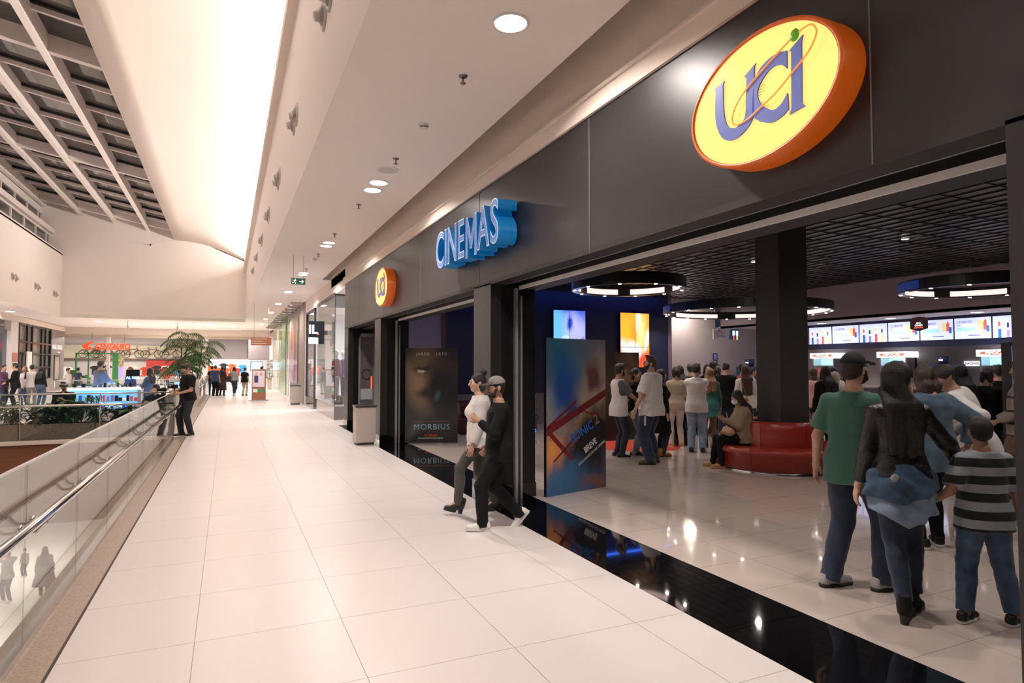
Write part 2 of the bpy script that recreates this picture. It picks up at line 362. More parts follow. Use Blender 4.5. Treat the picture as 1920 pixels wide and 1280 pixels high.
        if res < .01:
            cu_ = curl if not isinstance(curl, tuple) else curl[i]
            for fi in range(4):
                b0 = c_ + d * .04 + w_ * (.028 - fi * .0195); L = (.074, .082, .076, .06)[fi]; ang = 0.; q = b0; dd = d
                sp = w_ * (.09 - fi * .06)
                for sgi, fl in enumerate((.45, .3, .25)):
                    ang += cu_ * (.5, .8, .7)[sgi]; dd = nrm(d * math.cos(ang) + pn * math.sin(ang) + sp * (1 - cu_ * .6)); q2 = q + dd * L * fl; body.append(rc(q, q2, fr * (1 - sgi * .08), fr * (.92 - sgi * .08), .004)); q = q2
            t0 = wr_[i] + d * .025 + w_ * .022; t1 = t0 + nrm(d * .7 + w_ * .75 + pn * .35) * .042; t2 = t1 + nrm(d + w_ * .15 + pn * .5 * cu_) * .05
            body += [rc(t0, t1, .014, .0115, .01), rc(t1, t2, .0112, .009, .004)]
        else:
            e0 = c_ + d * .035; body += [rc(e0 + w_ * .014, e0 + d * .06 + pn * .03 * 1 + w_ * .012, .012, .009, .01), rc(e0 - w_ * .012, e0 + d * .055 + pn * .03 - w_ * .01, .012, .009, .01), rc(c_ + w_ * .015 - d * .02, c_ + w_ * .045 + d * .02 + pn * .01, .012, .009, .01)]
    lip = mat('lips', (.36, .13, .11), .45)
    def bmf(c):
        q = (c - HC) @ RH; return ((np.abs(q[:, 0]) < .021) & (q[:, 1] > .08) & (np.abs(q[:, 2] + .056) < .011)).astype(int)
    sdf_mesh('body', body, r, [sm, lip], root, matfn=bmf)
    if face or res < .012:
        for sx in (-1, 1):
            e = MB(); e.ball((0, -.002, 0), .0115, 12, 0); ef = MB()
            for (rr, yy, mi) in ((.0058, .0096, 1), (.0028, .0108, 2)): e.ball((0, yy - rr * .3, 0), (rr, rr * .45, rr), 8, mi)
            eo = e.build('eye', [mat('eye_white', (.75, .72, .68), .25), mat('iris', (.05, .025, .012), .2), mat('pupil', (.005, .005, .005), .1)], root)
            eo.matrix_local = Matrix.Translation(h(sx * .031, .0755, .008)) @ Matrix(RH.tolist()).to_4x4()
        eb = MB()
        for sx in (-1, 1): eb.tube([h(sx * .014, .086, .030), h(sx * .03, .087, .034), h(sx * .047, .076, .029)], [.003, .004, .002], 6)
        eb.build('eyebrows', mat('hair_%d' % int(hcol[0] * 1e4), hcol, .45, bump=.5, bscale=150), root)
    hm = mat('hair_%d' % int(hcol[0] * 1e4), hcol, .42, bump=.6, bscale=120)
    hs = []
    if hair in ('short', 'fade', 'curly'):
        g = .008 if hair == 'fade' else .016
        hs = [el(h(0, -.018, .032), (.076 + g * .6, .092 + g * .6, .092 + g), .01, RH.T), el(h(0, -.05, -.02), (.066, .052, .055), .02, RH.T)]
        if hair != 'fade': hs += [rc(h(-.03, .05, .1), h(.035, .055, .105), .028, .026, .02)]
        hs += [el(h(0, .085, -.025), (.066, .062, .088), .01, RH.T, 1)]
        hs += [el(h(sx * .085, .01, -.03), (.028, .035, .04), .01, RH.T, 1) for sx in (-1, 1)]
    elif hair == 'hood':
        hs = [el(h(0, -.02, .02), (.1, .115, .122), .02, RH.T), rc(h(0, -.05, -.04), nb, .085, .1, .04), el(h(0, .11, -.015), (.065, .08, .085), .01, RH.T, 1)]
    elif hair in ('long', 'verylong', 'bob', 'bun', 'updo'):
        hs = [el(h(0, -.018, .03), (.086, .1, .103), .01, RH.T), rc(h(-.04, -.045, .02), h(-.055, -.05, -.07), .04, .035, .03), rc(h(.04, -.045, .02), h(.055, -.05, -.07), .04, .035, .03)]
        L = dict(long=.26, verylong=.4, bob=.1, bun=0, updo=0)[hair]
        if L:
            back = nb - Ya * .07
            for q in (-1.3, -.5, .5, 1.3):
                m_ = h(q * .05, -.055, -.09); e_ = back + Xa * q * .068 - Za * (L - .02 - .03 * abs(q)) - Ya * (.055 if L > .2 else .02); mid = back + Xa * q * .06 - Ya * .035 - Za * .02
                if hair == 'bob': hs += [rc(m_, h(q * .058, -.058 + .02 * abs(q), -.15), .038, .03, .03)]; continue
                hs += [rc(m_, mid, .04, .042, .03), rc(mid, e_, .042, .026, .03)]
            if L <= .26:
                for sx in (-1, 1): hs += [rc(h(sx * .075, .01, .0), h(sx * .078, .0, -.11), .022, .03, .03)]
        hs += [el(h(0, .092, -.03), (.064, .07, .1), .01, RH.T, 1)]
        if hair == 'bun': hs += [el(h(0, -.08, .13), (.05, .05, .048), .012), ]
        if hair == 'updo': hs += [el(h(0, -.12, .03), (.045, .04, .045), .012)]
    if hs: sdf_mesh('hair' if hair != 'hood' else 'hood', hs, r * .9, hm if hair != 'hood' else top[1], root, wr=(.006 if hair == 'bob' else .0028) if hair != 'hood' else .002, wf=(95, 10) if hair in ('long', 'verylong', 'bob') else (60, 40), seed=H * 9)
    if beard:
        bd = [el(h(0, .042, -.07), (.052, .055, .042), .015, RH.T), rc(h(-.064, .02, -.01), h(-.05, .045, -.065), .014, .02, .02), rc(h(.064, .02, -.01), h(.05, .045, -.065), .014, .02, .02), rc(h(-.022, .087, -.04), h(.022, .087, -.04), .006, .006, .01), el(h(0, .093, -.057), (.019, .016, .009), .01, RH.T, 1)]
        sdf_mesh('beard', bd, r * .8, mat('beard_hair', tuple(c * 1.4 + .004 for c in hcol), .7, bump=.8, bscale=200), root, wr=.0012, wf=(150, 120))
    if cap:
        cm, cd = cap[0], cap[1] if len(cap) > 1 else 1; cs = []
        cs = [el(h(0, -.014, .05), (.09, .105, .093), .01, RH.T), half(h(0, 0, .048), RH @ V3(0, -.1 * cd, -1))]
        sdf_mesh('cap', cs, r * .8, cm, root)
        bm_ = MB(); R2 = Matrix(RH.tolist()); n_ = 14; top_ = []; 
        for lv in (.004, -.009):
            for j in range(n_ + 1):
                a = PI * j / n_; bx = .072 * math.cos(a); 
                top_.append(h(bx * .95, (.06 + .02 * math.sin(a)) * cd, .058 + lv)); top_.append(h(bx * 1.02, (.07 + .115 * max(0, math.sin(a)) ** .6) * cd, .05 + lv - .010 * abs(math.cos(a))))
        m2 = 2 * (n_ + 1); fs = [(2 * j, 2 * j + 1, 2 * j + 3, 2 * j + 2) for j in range(n_)] + [(m2 + 2 * j, m2 + 2 * j + 2, m2 + 2 * j + 3, m2 + 2 * j + 1) for j in range(n_)] + [(2 * j + 1, m2 + 2 * j + 1, m2 + 2 * j + 3, 2 * j + 3) for j in range(n_)]
        bm_.add(top_, fs, 0, True); bm_.build('cap_brim', cm if len(cap) < 3 else cap[2], root)
    if mask:
        sdf_mesh('face_mask', [el(h(0, .066, -.04), (.058, .058, .052), .01, RH.T), rc(h(-.05, .05, -.03), h(-.074, -.005, -.005), .008, .005, .01), rc(h(.05, .05, -.03), h(.074, -.005, -.005), .008, .005, .01)], r * .8, mat('white_mask', (.8, .8, .78), .8), root)
    if glasses:
        g = MB()
        for sx in (-1, 1):
            g.tube([h(sx * .032 + .02 * math.cos(t), .103, .006 + .016 * math.sin(t)) for t in [2 * PI * j / 14 for j in range(14)]], .0016, 6, closed=True); g.tube([h(sx * .053, .1, .01), h(sx * .075, .0, .012)], .0016, 6)
        g.tube([h(-.012, .104, .01), h(.012, .104, .01)], .0016, 6); g.build('glasses', mat('glasses_frame', (.02, .02, .02), .3), root)
    # ---- top
    if top:
        kind, tm = top[0], top[1]; opt = top[2] if len(top) > 2 else {}; hem = opt.get('hem', -.1); inf = dict(tee=.016, polo=.014, long=.014, knit=.022, jacket=.03, coat=.034, shirt=.022, fit=.008).get(kind, .016) + opt.get('loose', 0)
        wz = opt.get('flare', 0); pr = []
        for (z, a, b, o_) in prof:
            if z < .16: a = max(a, (.158 if z > .05 else .186) * fw ** .5) + wz; b = max(b, (.122 if z > .05 else .138) * fw ** .5) + wz * .6
            if z > .52: a += .012; b += .01
            pr.append((z, a, b, o_))
        pr = [q for q in pr if q[0] > -.1]; pr = [(-.13, .192 * hips * fw ** .5 + wz, .142 * fw ** .5 + wz, -.008)] + pr if hem < .02 else pr
        if -.2 < hem < -.13: pr = [(hem,) + tuple(pr[0][1:])] + pr
        elif hem < -.13:
            fl = opt.get('flare', .01); pr = [(hem, pr[0][1] + fl + .035, pr[0][2] + fl + .025, pr[0][3])] + pr
        g = [stack(P0, Xa, Ya, Za, pr, inf, .02, (hem, opt.get('neck', .548)))]
        if fem: g += [el(P0 + Za * .33 + Xa * sx * .07 + Ya * .1, (.062 + inf, .055 + inf, .06 + inf), .03) for sx in (-1, 1)]
        sl = opt.get('sleeve', .62 if kind in ('tee', 'polo') else 1.9)
        for i in (0, 1):
            a_, b_, c_ = sh[i], elb[i], wr_[i]; si = inf + (.006 if sl < 1 else .002)
            g += [rc(nb - Za * .045, a_, .034 + inf, .04 * lg + inf, .03)]
            if sl < 1: g += [rc(a_, a_ + (b_ - a_) * sl, .043 * lg * fat ** .4 + si, .043 * lg * fat ** .4 + si + .008, .03, 1)]
            elif sl > 0:
                g += [rc(a_, b_, .043 * lg * fat ** .4 + si, .038 * lg + si, .04), rc(b_, b_ + (c_ - b_) * min(sl - 1, .98), .041 * lg + si * .9, .029 * lg + si * .8, .02, 1)]
        if kind in ('polo', 'jacket', 'shirt', 'coat'):
            g += [rc(nb - Xa * .045 - Za * .005, nb + Xa * .045 - Za * .005, .022, .022, .015), rc(nb - Xa * .05 + Ya * .03, nb - Xa * .05 - Ya * .04, .02, .022, .015), rc(nb + Xa * .05 + Ya * .03, nb + Xa * .05 - Ya * .04, .02, .022, .015)]
        g += [rc(nb + Ya * .055 + Za * .03, nb + Ya * .075 - Za * .02, .04, .03, .01, 0, 1)] if kind != 'knit' else []
        mf = opt.get('matfn'); ms = opt.get('mats', [tm])
        if mf:
            def mfn(c, mf=mf):
                q = c - P0; return mf(np.stack([q @ Xa, q @ Ya, q @ Za], 1))
        sdf_mesh({'tee': 'shirt', 'polo': 'polo_shirt', 'long': 'shirt', 'knit': 'sweater', 'jacket': 'jacket', 'coat': 'coat', 'shirt': 'shirt', 'fit': 'top'}[kind], g, r, ms, root, wr=opt.get('wr', .0035 if kind != 'fit' else .0015), matfn=mfn if mf else None, seed=H * 13 + loc[0])
    # ---- trousers
    if bot:
        bm, opt = bot[0], (bot[1] if len(bot) > 1 else {}); inf = .012 + opt.get('loose', 0); an = opt.get('ankle', 1.1)
        bprof = [q for q in prof if q[0] < .16]
        g = [stack(P0, Xa, Ya, Za, bprof, inf - .004, .03, (-.13, opt.get('rise', .05)))]
        for i in (0, 1):
            g += [el(hp[i] - V3(0, .035, .01), (.085 * hips, .085, .1), .04)] if fem or hips > 1 else []
            k_ = kn[i]; a_ = k_ + (ank[i] - k_) * an
            g += [rc(hp[i], k_, .09 * lf + inf, .056 + inf, .035), rc(k_, a_, .056 + inf, .043 + inf + opt.get('flare', 0), .02, 1), rc(k_ * .7 + a_ * .3 - V3(0, .012, 0), k_ * .45 + a_ * .55 - V3(0, .008, 0), .052 + inf * .7, .042 + inf * .7, .03)]
        sdf_mesh('trousers', g, r, bm, root, wr=opt.get('wr', .003), wf=(30, 26), seed=H * 5 + loc[1])
    # ---- shoes
    if shoe and not (vis == 'top'):
        kind, m1 = shoe[0], shoe[1]; m2 = shoe[2] if len(shoe) > 2 else mat('rubber_sole', (.02, .02, .02), .7)
        for i in (0, 1):
            g = []; so = []
            if kind == 'heel':
                g = [rc((0, -.045, .13), (0, .04, .065), .045, .04, .03), rc((0, -.055, .085), (0, .03, .06), .034, .036, .03), rc((0, .03, .055), (0, .13, .035), .037, .028, .02), rc((0, -.05, .085), (0, -.055, .2), .036, .042, .03, 1), half((0, 0, .012), (0, 0, -1))]
                so = [rc((0, .03, .02), (0, .13, .012), .036, .03, .02), rc((0, -.06, 0), (0, -.058, .085), .026, .033, .01, 1), half((0, 0, 0), (0, 0, -1)), ]
            else:
                hi_ = .13 if kind == 'boot' else .075
                g = [rc((0, -.055, .045), (0, .04, .05), .036, .038, .03), rc((0, .04, .045), (0, .15, .036), .04, .033, .03), rc((0, -.05, .05), (0, -.045, hi_ + .02), .036, .038, .03, 1), half((0, 0, .018), (0, 0, -1))]
                if kind == 'boot': g.append(rc((0, -.045, .06), (0, -.04, .17), .04, .045, .02, 1))
                so = [rc((0, -.06, .012), (.004, .06, .012), .04, .043, .02), rc((.004, .05, .012), (0, .155, .014), .043, .034, .02), half((0, 0, .026), (0, 0, 1)), half((0, 0, 0), (0, 0, -1))]
            mm = Matrix.Translation(Vector(FT[i][0])) @ Matrix(FT[i][1].tolist()).to_4x4()
            o = sdf_mesh('shoe', g, min(r, .009), m1, root); o.matrix_local = mm
            o2 = sdf_mesh('sole', so, min(r, .009), m2, o)
            if res < .01 and kind == 'sneaker':
                lc = MB()
                for q in range(4): lc.tube([(-.02, .045 + q * .022, .082 - q * .008), (0, .05 + q * .022, .089 - q * .009), (.02, .045 + q * .022, .082 - q * .008)], .003, 6)
                lc.build('laces', mat('white_laces', (.7, .7, .68), .8), o)
    root['_wr'] = [list(map(float, wr_[0])), list(map(float, wr_[1]))]
    return root
# ------------------------------------------------------------ the setting
white = mat('ceiling_white', (.87, .79, .74), .9); cream = mat('cream_paint', (.74, .64, .56), .8); lobwall = mat('lobby_pale_wall', (.48, .44, .50), .8)
T_mall = tile_mat('mall_tile', (.70, .65, .625), (.30, .26, .24), .88, .88, -.16, .84, .30, .005, .03)
T_lob = tile_mat('lobby_tile', (.62, .53, .47), (.26, .21, .18), .596, .596, 3.62, 2.395, .10, .004, .04, coat=.5)
T_low = tile_mat('lower_tile', (.80, .78, .74), (.45, .42, .4), 1.2, 1.2, 0, 0, .3, .01, .03)
stone = mat('brown_granite', (.36, .28, .22), .28, var=.18, vscale=55)
granite = mat('black_granite', (.004, .004, .005), .05, var=.4, vscale=120, coat=.6)
wood = wood_mat('reddish_wood', (.24, .10, .045), (.13, .048, .02), .35, 16)
fasc = mat('graphite_panel', (.022, .020, .021), .36, bump=.02, bscale=300, spec=.42)
blk = mat('black_reveal', (.007, .007, .008), .3); soff = mat('dark_soffit', (.014, .013, .013), .5); steel = mat('brushed_steel', (.6, .58, .57), .22, 1.)
navy = mat('navy_wall', (.006, .010, .045), .55); mauve = mat('mauve_wall', (.25, .20, .245), .8); alu = mat('pale_aluminium', (.6, .58, .58), .35, .8)
def S(name, boxes, m, **k):
    b = MB()
    for x in boxes: b.box(*x)
    return struct(name, b, m, **k)
S('floor', [(-.87, 2.89, -7, 62, -.12, 0), (2.89, 14, 18.3, 62, -.12, 0), (-16, -4.2, 17.1, 29, -.12, 0), (-16, -1.2, 41.2, 62, -.12, 0), (-16, -6, 29, 41.2, -.12, 0), (-16, -8.9, -7, 17.1, -.12, 0)], T_mall)
S('floor', [(3.63, 20, -4, 18.3, -.12, 0)], T_lob)
S('trim_1', [(2.89, 3.63, -4, 1.98, -.12, .001), (2.89, 3.63, 1.984, 3.12, -.12, .001), (2.89, 3.63, 3.124, 18.3, -.12, .001)], granite)
S('trim_2', [(-1.22, -.885, -7, 2.4, -.12, .003), (-1.22, -.885, 2.405, 6.9, -.12, .003), (-1.22, -.885, 6.905, 16.99, -.12, .003), (-1.2, -.885, 29, 41.2, -.12, .003)], stone)
S('trim_3', [(-.885, -.868, -7, 41, -.12, .001)], mat('dark_joint', (.06, .045, .035), .8))
S('floor', [(-4.2, -.87, 17.1, 29, -.12, 0)], stone)
S('floor', [(-30, 6, -7, 60, -6.4, -6.2)], T_low)
# slab edges around the voids
S('trim_4', [(-8.9, -1.2, 16.98, 17.1, -1.8, 0)], wood); S('trim_5', [(-8.9, -1.2, 16.9, 17.14, -.04, .03)], cream)
S('trim_6', [(-1.2, 3, -7, 17.1, -1.8, -.12), (-16, -8.9, -7, 17.1, -1.8, -.12), (-16, -1.2, 17.1, 29, -1.8, -.12), (-16, -6, 29, 41.2, -1.8, -.12), (-16, 14, 41.2, 60, -1.8, -.12), (-1.2, 3, 17.1, 41.2, -1.8, -.12)], cream)
S('wall_lower', [(-30, 6, 52, 52.2, -6.2, -1.8), (-26, -25.8, -7, 52, -6.2, -1.8)], mat('lower_wall', (.6, .56, .52), .8))
# walkway ceiling with the slot above the cinema cornice
S('ceiling', [(.96, 2.77, -7, 62, 4.5, 4.62), (2.77, 3.2, 21, 62, 4.5, 4.62), (-16, .96, 43.1, 62, 4.45, 4.62), (-18, -8.7, -7, 43.1, 4.42, 4.55)], white)
S('ceiling', [(2.70, 3.4, -7, 21.1, 5.05, 5.15), (2.70, 2.77, -7, 21, 4.62, 5.05), (2.77, 3.05, 21, 21.1, 4.62, 5.05)], cream)
S('trim_7', [(3.05, 3.2, -7, 21, 4.22, 5.05), (3.02, 3.2, -7, 18.3, 4.03, 4.2), (2.99, 3.05, -7, 18.3, 4.19, 4.215), (3.05, 3.2, 18.3, 28.1, 4.0, 4.5)], cream)
# atrium: right bulkhead with its ledge, end wall, left wall
S('wall_right', [(.96, 1.08, -7, 43, 4.62, 7.85)], white); S('trim_8', [(.80, 1.02, -7, 43, 7.6, 7.85)], cream)
S('wall_left', [(-8.85, -8.7, -7, 43, 4.55, 8.08)], white)
b = MB(); b.prism([(-12, 4.62), (1.08, 4.62), (1.3, 8.0), (.9, 8.3), (-3.05, 9.9), (-9.9, 11.4), (-12, 11.4)], (0, 43, 0), (1, 0, 0), (0, 0, 1), (0, .2, 0)); struct('wall_far', b, white)
# curved, washed ceiling between the skylight and the cove
prof = [(-3.05, 9.40), (-2.4, 9.38), (-1.6, 9.28), (-.8, 9.08), (-.2, 8.86), (.4, 8.6), (.9, 8.42), (1.5, 8.3), (1.5, 7.4), (1.08, 7.4)]
b = MB(); n = len(prof); b.add([(x, y, z) for y in (-7, 43) for x, z in prof], [(i, i + 1, n + i + 1, n + i) for i in range(n - 1)], 0, True)
b.add([(-3.05, -7, 9.4), (-3.05, 43, 9.4), (-3.05, 43, 10.2), (-3.05, -7, 10.2)], [(0, 1, 2, 3)]); o = struct('ceiling', b, mat('washed_plaster', (.84, .74, .66), .95), solid=.05)
# skylight: ribs, cross beams, glazing bars and dark panes
sl = lambda x: 9.62 - (x + 3.05) * .178
rib = MB()
for x in (-4.45, -6.15, -7.85, -9.6): rib.box(x - .09, x + .09, -7, 43, sl(x) - .1, sl(x) + .45)
struct('ceiling', rib, mat('beam_paint', (.80, .72, .68), .7))
cb = MB()
for y in (-2.5, 8.5, 19.5, 30.5, 41.5):
    cb.add([(x, y + dy, sl(x) + dz) for x in (-3.05, -9.6) for dy in (-.11, .11) for dz in (-.02, .45)], [(0, 1, 3, 2), (4, 6, 7, 5), (0, 4, 5, 1), (2, 3, 7, 6), (0, 2, 6, 4), (1, 5, 7, 3)])
struct('trim_9', cb, MATS['beam_paint'])
gb = MB(); gk = MB()
for i in range(-4, 21):
    y = 19.5 + (i - 4) * 2.15 if False else 1.05 + i * 2.1
    for x0, x1 in ((-3.05, -4.36), (-4.54, -6.06), (-6.24, -7.76), (-7.94, -9.5)):
        gb.add([(x, y + dy, sl(x) + dz) for x in (x0, x1) for dy in (-.05, .05) for dz in (.26, .38)], [(0, 1, 3, 2), (4, 6, 7, 5), (0, 4, 5, 1), (2, 3, 7, 6), (0, 2, 6, 4), (1, 5, 7, 3)])
        for yy in (y + .12, y - .12):
            gk.bar((x0, yy, sl(x0) + .4), (x1, yy, sl(x1) + .4), .07, .05)
struct('trim_10', gb, MATS['beam_paint']); struct('trim_11', gk, mat('gasket_black', (.02, .02, .02), .5))
for k, (x0, x1) in enumerate(((-3.05, -4.4), (-4.5, -6.1), (-6.2, -7.8), (-7.9, -9.6))):
    b = MB(); b.add([(x0, -7, sl(x0) + .45), (x0, 43, sl(x0) + .45), (x1, 43, sl(x1) + .45), (x1, -7, sl(x1) + .45)], [(0, 1, 2, 3)])
    struct('window_%d' % (k + 1), b, mat('night_pane', (.05, .045, .04), .06, spec=.8), solid=.02)
tr = MB()
for y in range(-4, 44, 5):
    tr.bar((-3.4, y, 10.9), (-9.2, y + 1, 12.1), .18, .18); tr.bar((-3.6, y + 2.5, 12.4), (-9, y, 11.6), .12, .12)
# clerestory on the left
cl = MB(); cp = MB()
for (x, z0, z1) in ((-9.35, 8.2, 9.15), (-9.75, 9.45, 10.35)):
    cp.box(x - .06, x - .04, -7, 43, z0, z1)
    for i in range(24): y = -6 + i * 2.1; cl.box(x - .05, x + .03, y, y + .1, z0, z1)
    cl.box(x - .05, x + .05, -7, 43, z1 - .06, z1 + .03); cl.box(x - .05, x + .05, -7, 43, z0 - .06, z0 + .03)
struct('trim_12', cl, MATS['beam_paint']); struct('window_5', cp, MATS['night_pane'])
S('trim_13', [(-9.9, -9.1, -7, 43, 9.17, 9.44), (-9.9, -8.7, -7, 43, 8.0, 8.15), (-10, -9.75, -7, 43, 10.3, 10.7)], MATS['beam_paint'])
# ---------------- cinema front
S('wall_cinema', [(3.05, 3.75, -4, 18.3, 2.79, 4.03)], fasc)
S('trim_14', [(3.05, 3.26, -4, 18.3, 2.74, 2.79), (3.44, 3.75, -4, 18.3, 2.70, 2.79)], soff)
S('trim_15', [(3.425, 3.45, -4, 7.3, 2.685, 2.73), (3.425, 3.45, 8, 13.6, 2.685, 2.73)], mat('white_track', (.75, .72, .7), .4)); S('trim_16', [(3.25, 3.257, -4, 18.3, 2.737, 2.79)], alu)
sm_ = MB()
for y in (-.65, 2.15, 4.95, 7.75, 10.55, 13.35, 16.15): sm_.box(3.046, 3.052, y - .004, y + .004, 2.75, 4.02)
struct('trim_17', sm_, mat('joint_grey', (.16, .15, .15), .5))
for y0, y1 in ((-1.2, 1.54), (7.35, 7.95), (13.65, 14.25), (17.7, 18.3)):
    S('wall_pillar', [(3.05, 3.2, y0 + .003, y1, 0, 2.76)], fasc); S('wall_pillar', [(3.2, 3.68, y0, y1, 0, 2.76)], blk)
    S('baseboard_pillar', [(3.035, 3.69, y0 - .012, y1 + .01, 0, .18)], granite if y0 > 5 else blk)
for y0 in (7.35, 13.65):
    b = MB(); b.box(3.37, 3.41, y0 - .06, y0, 0, 2.7); b.box(3.45, 3.475, y0 - .05, y0, 0, 2.6); struct('trim_18', b, alu)
# ---------------- lobby
mesh_c = mat('black_mesh_ceiling', (.012, .012, .013), .35); nt, bs = nodes_of(mesh_c)
tc = nt.nodes.new('ShaderNodeTexCoord'); br = nt.nodes.new('ShaderNodeTexBrick'); nt.links.new(tc.outputs['Object'], br.inputs['Vector'])
for i_, v_ in (('Scale', 1.), ('Mortar Size', .01), ('Brick Width', .3), ('Row Height', .06), ('Mortar Smooth', .3)): br.inputs[i_].default_value = v_
br.inputs['Color1'].default_value = (.004, .004, .005, 1); br.inputs['Color2'].default_value = (.008, .008, .01, 1); br.inputs['Mortar'].default_value = (.035, .035, .042, 1)
nt.links.new(br.outputs['Color'], bs.inputs['Base Color'])
bp = nt.nodes.new('ShaderNodeBump'); bp.inputs['Distance'].default_value = .03; bp.inputs['Strength'].default_value = .6; nt.links.new(br.outputs['Fac'], bp.inputs['Height']); nt.links.new(bp.outputs[0], bs.inputs['Normal'])
S('ceiling', [(3.7, 16.6, -4, 18, 4.1, 4.2)], mesh_c)
g_ = MB()
for i in range(36): g_.box(3.75, 16.6, -3 + i * .6, -2.992 + i * .6, 4.085, 4.1)
for i in range(42): g_.box(3.9 + i * .3, 3.908 + i * .3, -4, 18, 4.08, 4.099)
struct('trim_19', g_, mat('mesh_runner', (.05, .05, .055), .3, .8))
S('wall_video', [(5.4, 13.1, 16.3, 16.6, 0, 4.1)], navy); S('wall_video', [(3.7, 5.3, 16.3, 16.6, 0, 4.1)], mauve); S('trim_20', [(5.3, 5.42, 16.26, 16.6, 0, 4.1)], mat('brown_trim', (.09, .04, .025), .5))
S('trim_21', [(12.98, 13.12, 16.28, 17.8, 0, 4.1)], mat('violet_edge', (.16, .12, .17), .6))
S('baseboard_video', [(3.7, 13.1, 16.26, 16.3, 0, .9)], mat('lobby_dado', (.16, .13, .14), .6))
S('wall_back', [(13.1, 16.35, 17.8, 18, 0, 4.1), (16.35, 19.2, 17.8, 18, 0, 3.1)], lobwall)
S('wall_bulkhead', [(16.6, 16.75, -4, 17.8, 3.07, 4.1)], mauve)
S('ceiling', [(16.6, 19.2, -4, 18, 3.07, 3.14)], mat('counter_ceiling', (.62, .62, .70), .8)); S('wall_counter', [(18.9, 19.1, -4, 18, 0, 3.1)], mat('counter_wall', (.34, .31, .31), .7))
S('trim_22', [(18.15, 18.3, 1, 15.3, 2.24, 2.40), (18.15, 18.3, 1, 15.3, 2.99, 3.07)], mat('navy_beam', (.01, .015, .05), .4))
S('wall_side', [(3.6, 20, -4.2, -4, 0, 4.1)], blk)
# square black column standing inside the round bench
S('wall_column', [(8.25, 8.9, 7.5, 8.0, .3, 4.1)], mat('column_laminate', (.045, .04, .035), .55, bump=.3, bscale=160, var=.3, vscale=90))
# ---------------- shops along the right side beyond the cinema
trimm0 = mat('white_post', (.82, .8, .78), .5)
shopw = mat('shop_white', (.82, .80, .80), .6)
S('wall_shop', [(7, 7.2, 18.3, 28.3, 0, 4.0), (3.3, 7, 18.3, 18.4, 0, 4), (3.05, 7, 28.1, 28.29, 0, 4.5)], shopw); S('ceiling', [(3.05, 7.2, 18.3, 28.3, 3.95, 4.0)], white)
S('wall_grey', [(3.05, 3.3, 28.3, 35.3, 0, 4.5)], mat('taupe_stone', (.22, .18, .165), .35, var=.1))
gm = mat('green_glass_panel', (.34, .42, .26), .12, coat=.5); gd = mat('green_marble', (.10, .26, .08), .2, var=.5, vscale=5)
S('wall_green', [(3.1, 3.3, 35.5, 38.4, 0, 4.5), (3.1, 3.3, 42.2, 50, 0, 4.5)], gm); S('wall_green', [(3.05, 3.3, 38.4, 42.2, 0, 4.5)], gd)
S('trim_23', [(3.08, 3.12, y, y + .06, 0, 4.5) for y in (35.5, 36.9, 38.3, 42.2, 43.8, 45.4, 47, 48.6)], cream)
S('trim_24', [(2.5, 3.12, 29 + i * 1.6, 29.5 + i * 1.6, 4.38, 4.5) for i in range(13)], mat('mirror_soffit', (.5, .48, .47), .12, .9))
# end of the mall: beam over the store fronts, interiors
YE = 53.6
S('wall_endbeam', [(-10.6, 3.05, YE, YE + .3, 3.88, 4.5)], cream); S('trim_25', [(-10.6, 3.05, YE - .05, YE, 3.74, 3.92)], mat('gold_trim', (.55, .47, .38), .4, .3))
S('wall_store', [(-1.8, -1.4, YE, YE + 1, 0, 3.9), (-17, 3.4, 65.2, 65.4, 0, 4.6), (-17, -16.8, 53, 65.2, 0, 4.5), (3.3, 3.4, 50, 65.2, 0, 4.5)], mat('store_wall', (.66, .60, .57), .8))
S('wall_store', [(-1.4, 3.3, 61, 61.2, 0, 2.3)], mat('bright_store', (.9, .88, .86), .7)); S('wall_store', [(-1.4, 1.6, 60.9, 61.1, 2.3, 4.6), (1.6, 3.3, 58, 58.2, 2.15, 4.5)], mat('store_grey', (.30, .25, .245), .6))
S('ceiling', [(-17, 3.4, YE + .3, 65.2, 4.4, 4.5)], mat('store_ceiling', (.22, .17, .15), .8))
S('wall_store', [(-13, -2, 65, 65.2, 2.33, 3.5)], mat('bike_wall', (.78, .70, .52), .7)); S('trim_27', [(-13, -2, 64.8, 65.2, 2.2, 2.33)], mat('brown_shelf', (.16, .09, .07), .5)); S('wall_store', [(-6.6, -3, 64.2, 64.4, 1.2, 2.15)], mat('red_band', (.42, .02, .015), .4))
S('wall_column', [(-8.2, -7.98, 54.6, 54.8, 0, 4.4)], trimm0)
# left shop row below the bulkhead
S('wall_shopfront', [(-10.9, -10.6, -7, 36.8, 0, 4.42), (-10.9, -10.6, 41.6, 43, 0, 4.42)], mat('left_white', (.72, .67, .66), .6)); S('wall_shopfront', [(-10.8, -10.6, 49.9, YE, 0, 4.1), (-10.8, -10.6, 43, 49.9, 0, .9)], mat('taupe_front', (.25, .21, .20), .4)); S('trim_26', [(-10.8, -10.52, 27, YE, 4.1, 4.42)], cream)
S('window_6', [(-10.72, -10.7, 43, 49.9, .9, 4.1)], mat('shop_pane', (.22, .24, .22), .15)); S('window_7', [(-10.8, -10.78, 36.8, 41.6, .2, 3.6)], mat('blue_pane', (.02, .035, .07), .1))
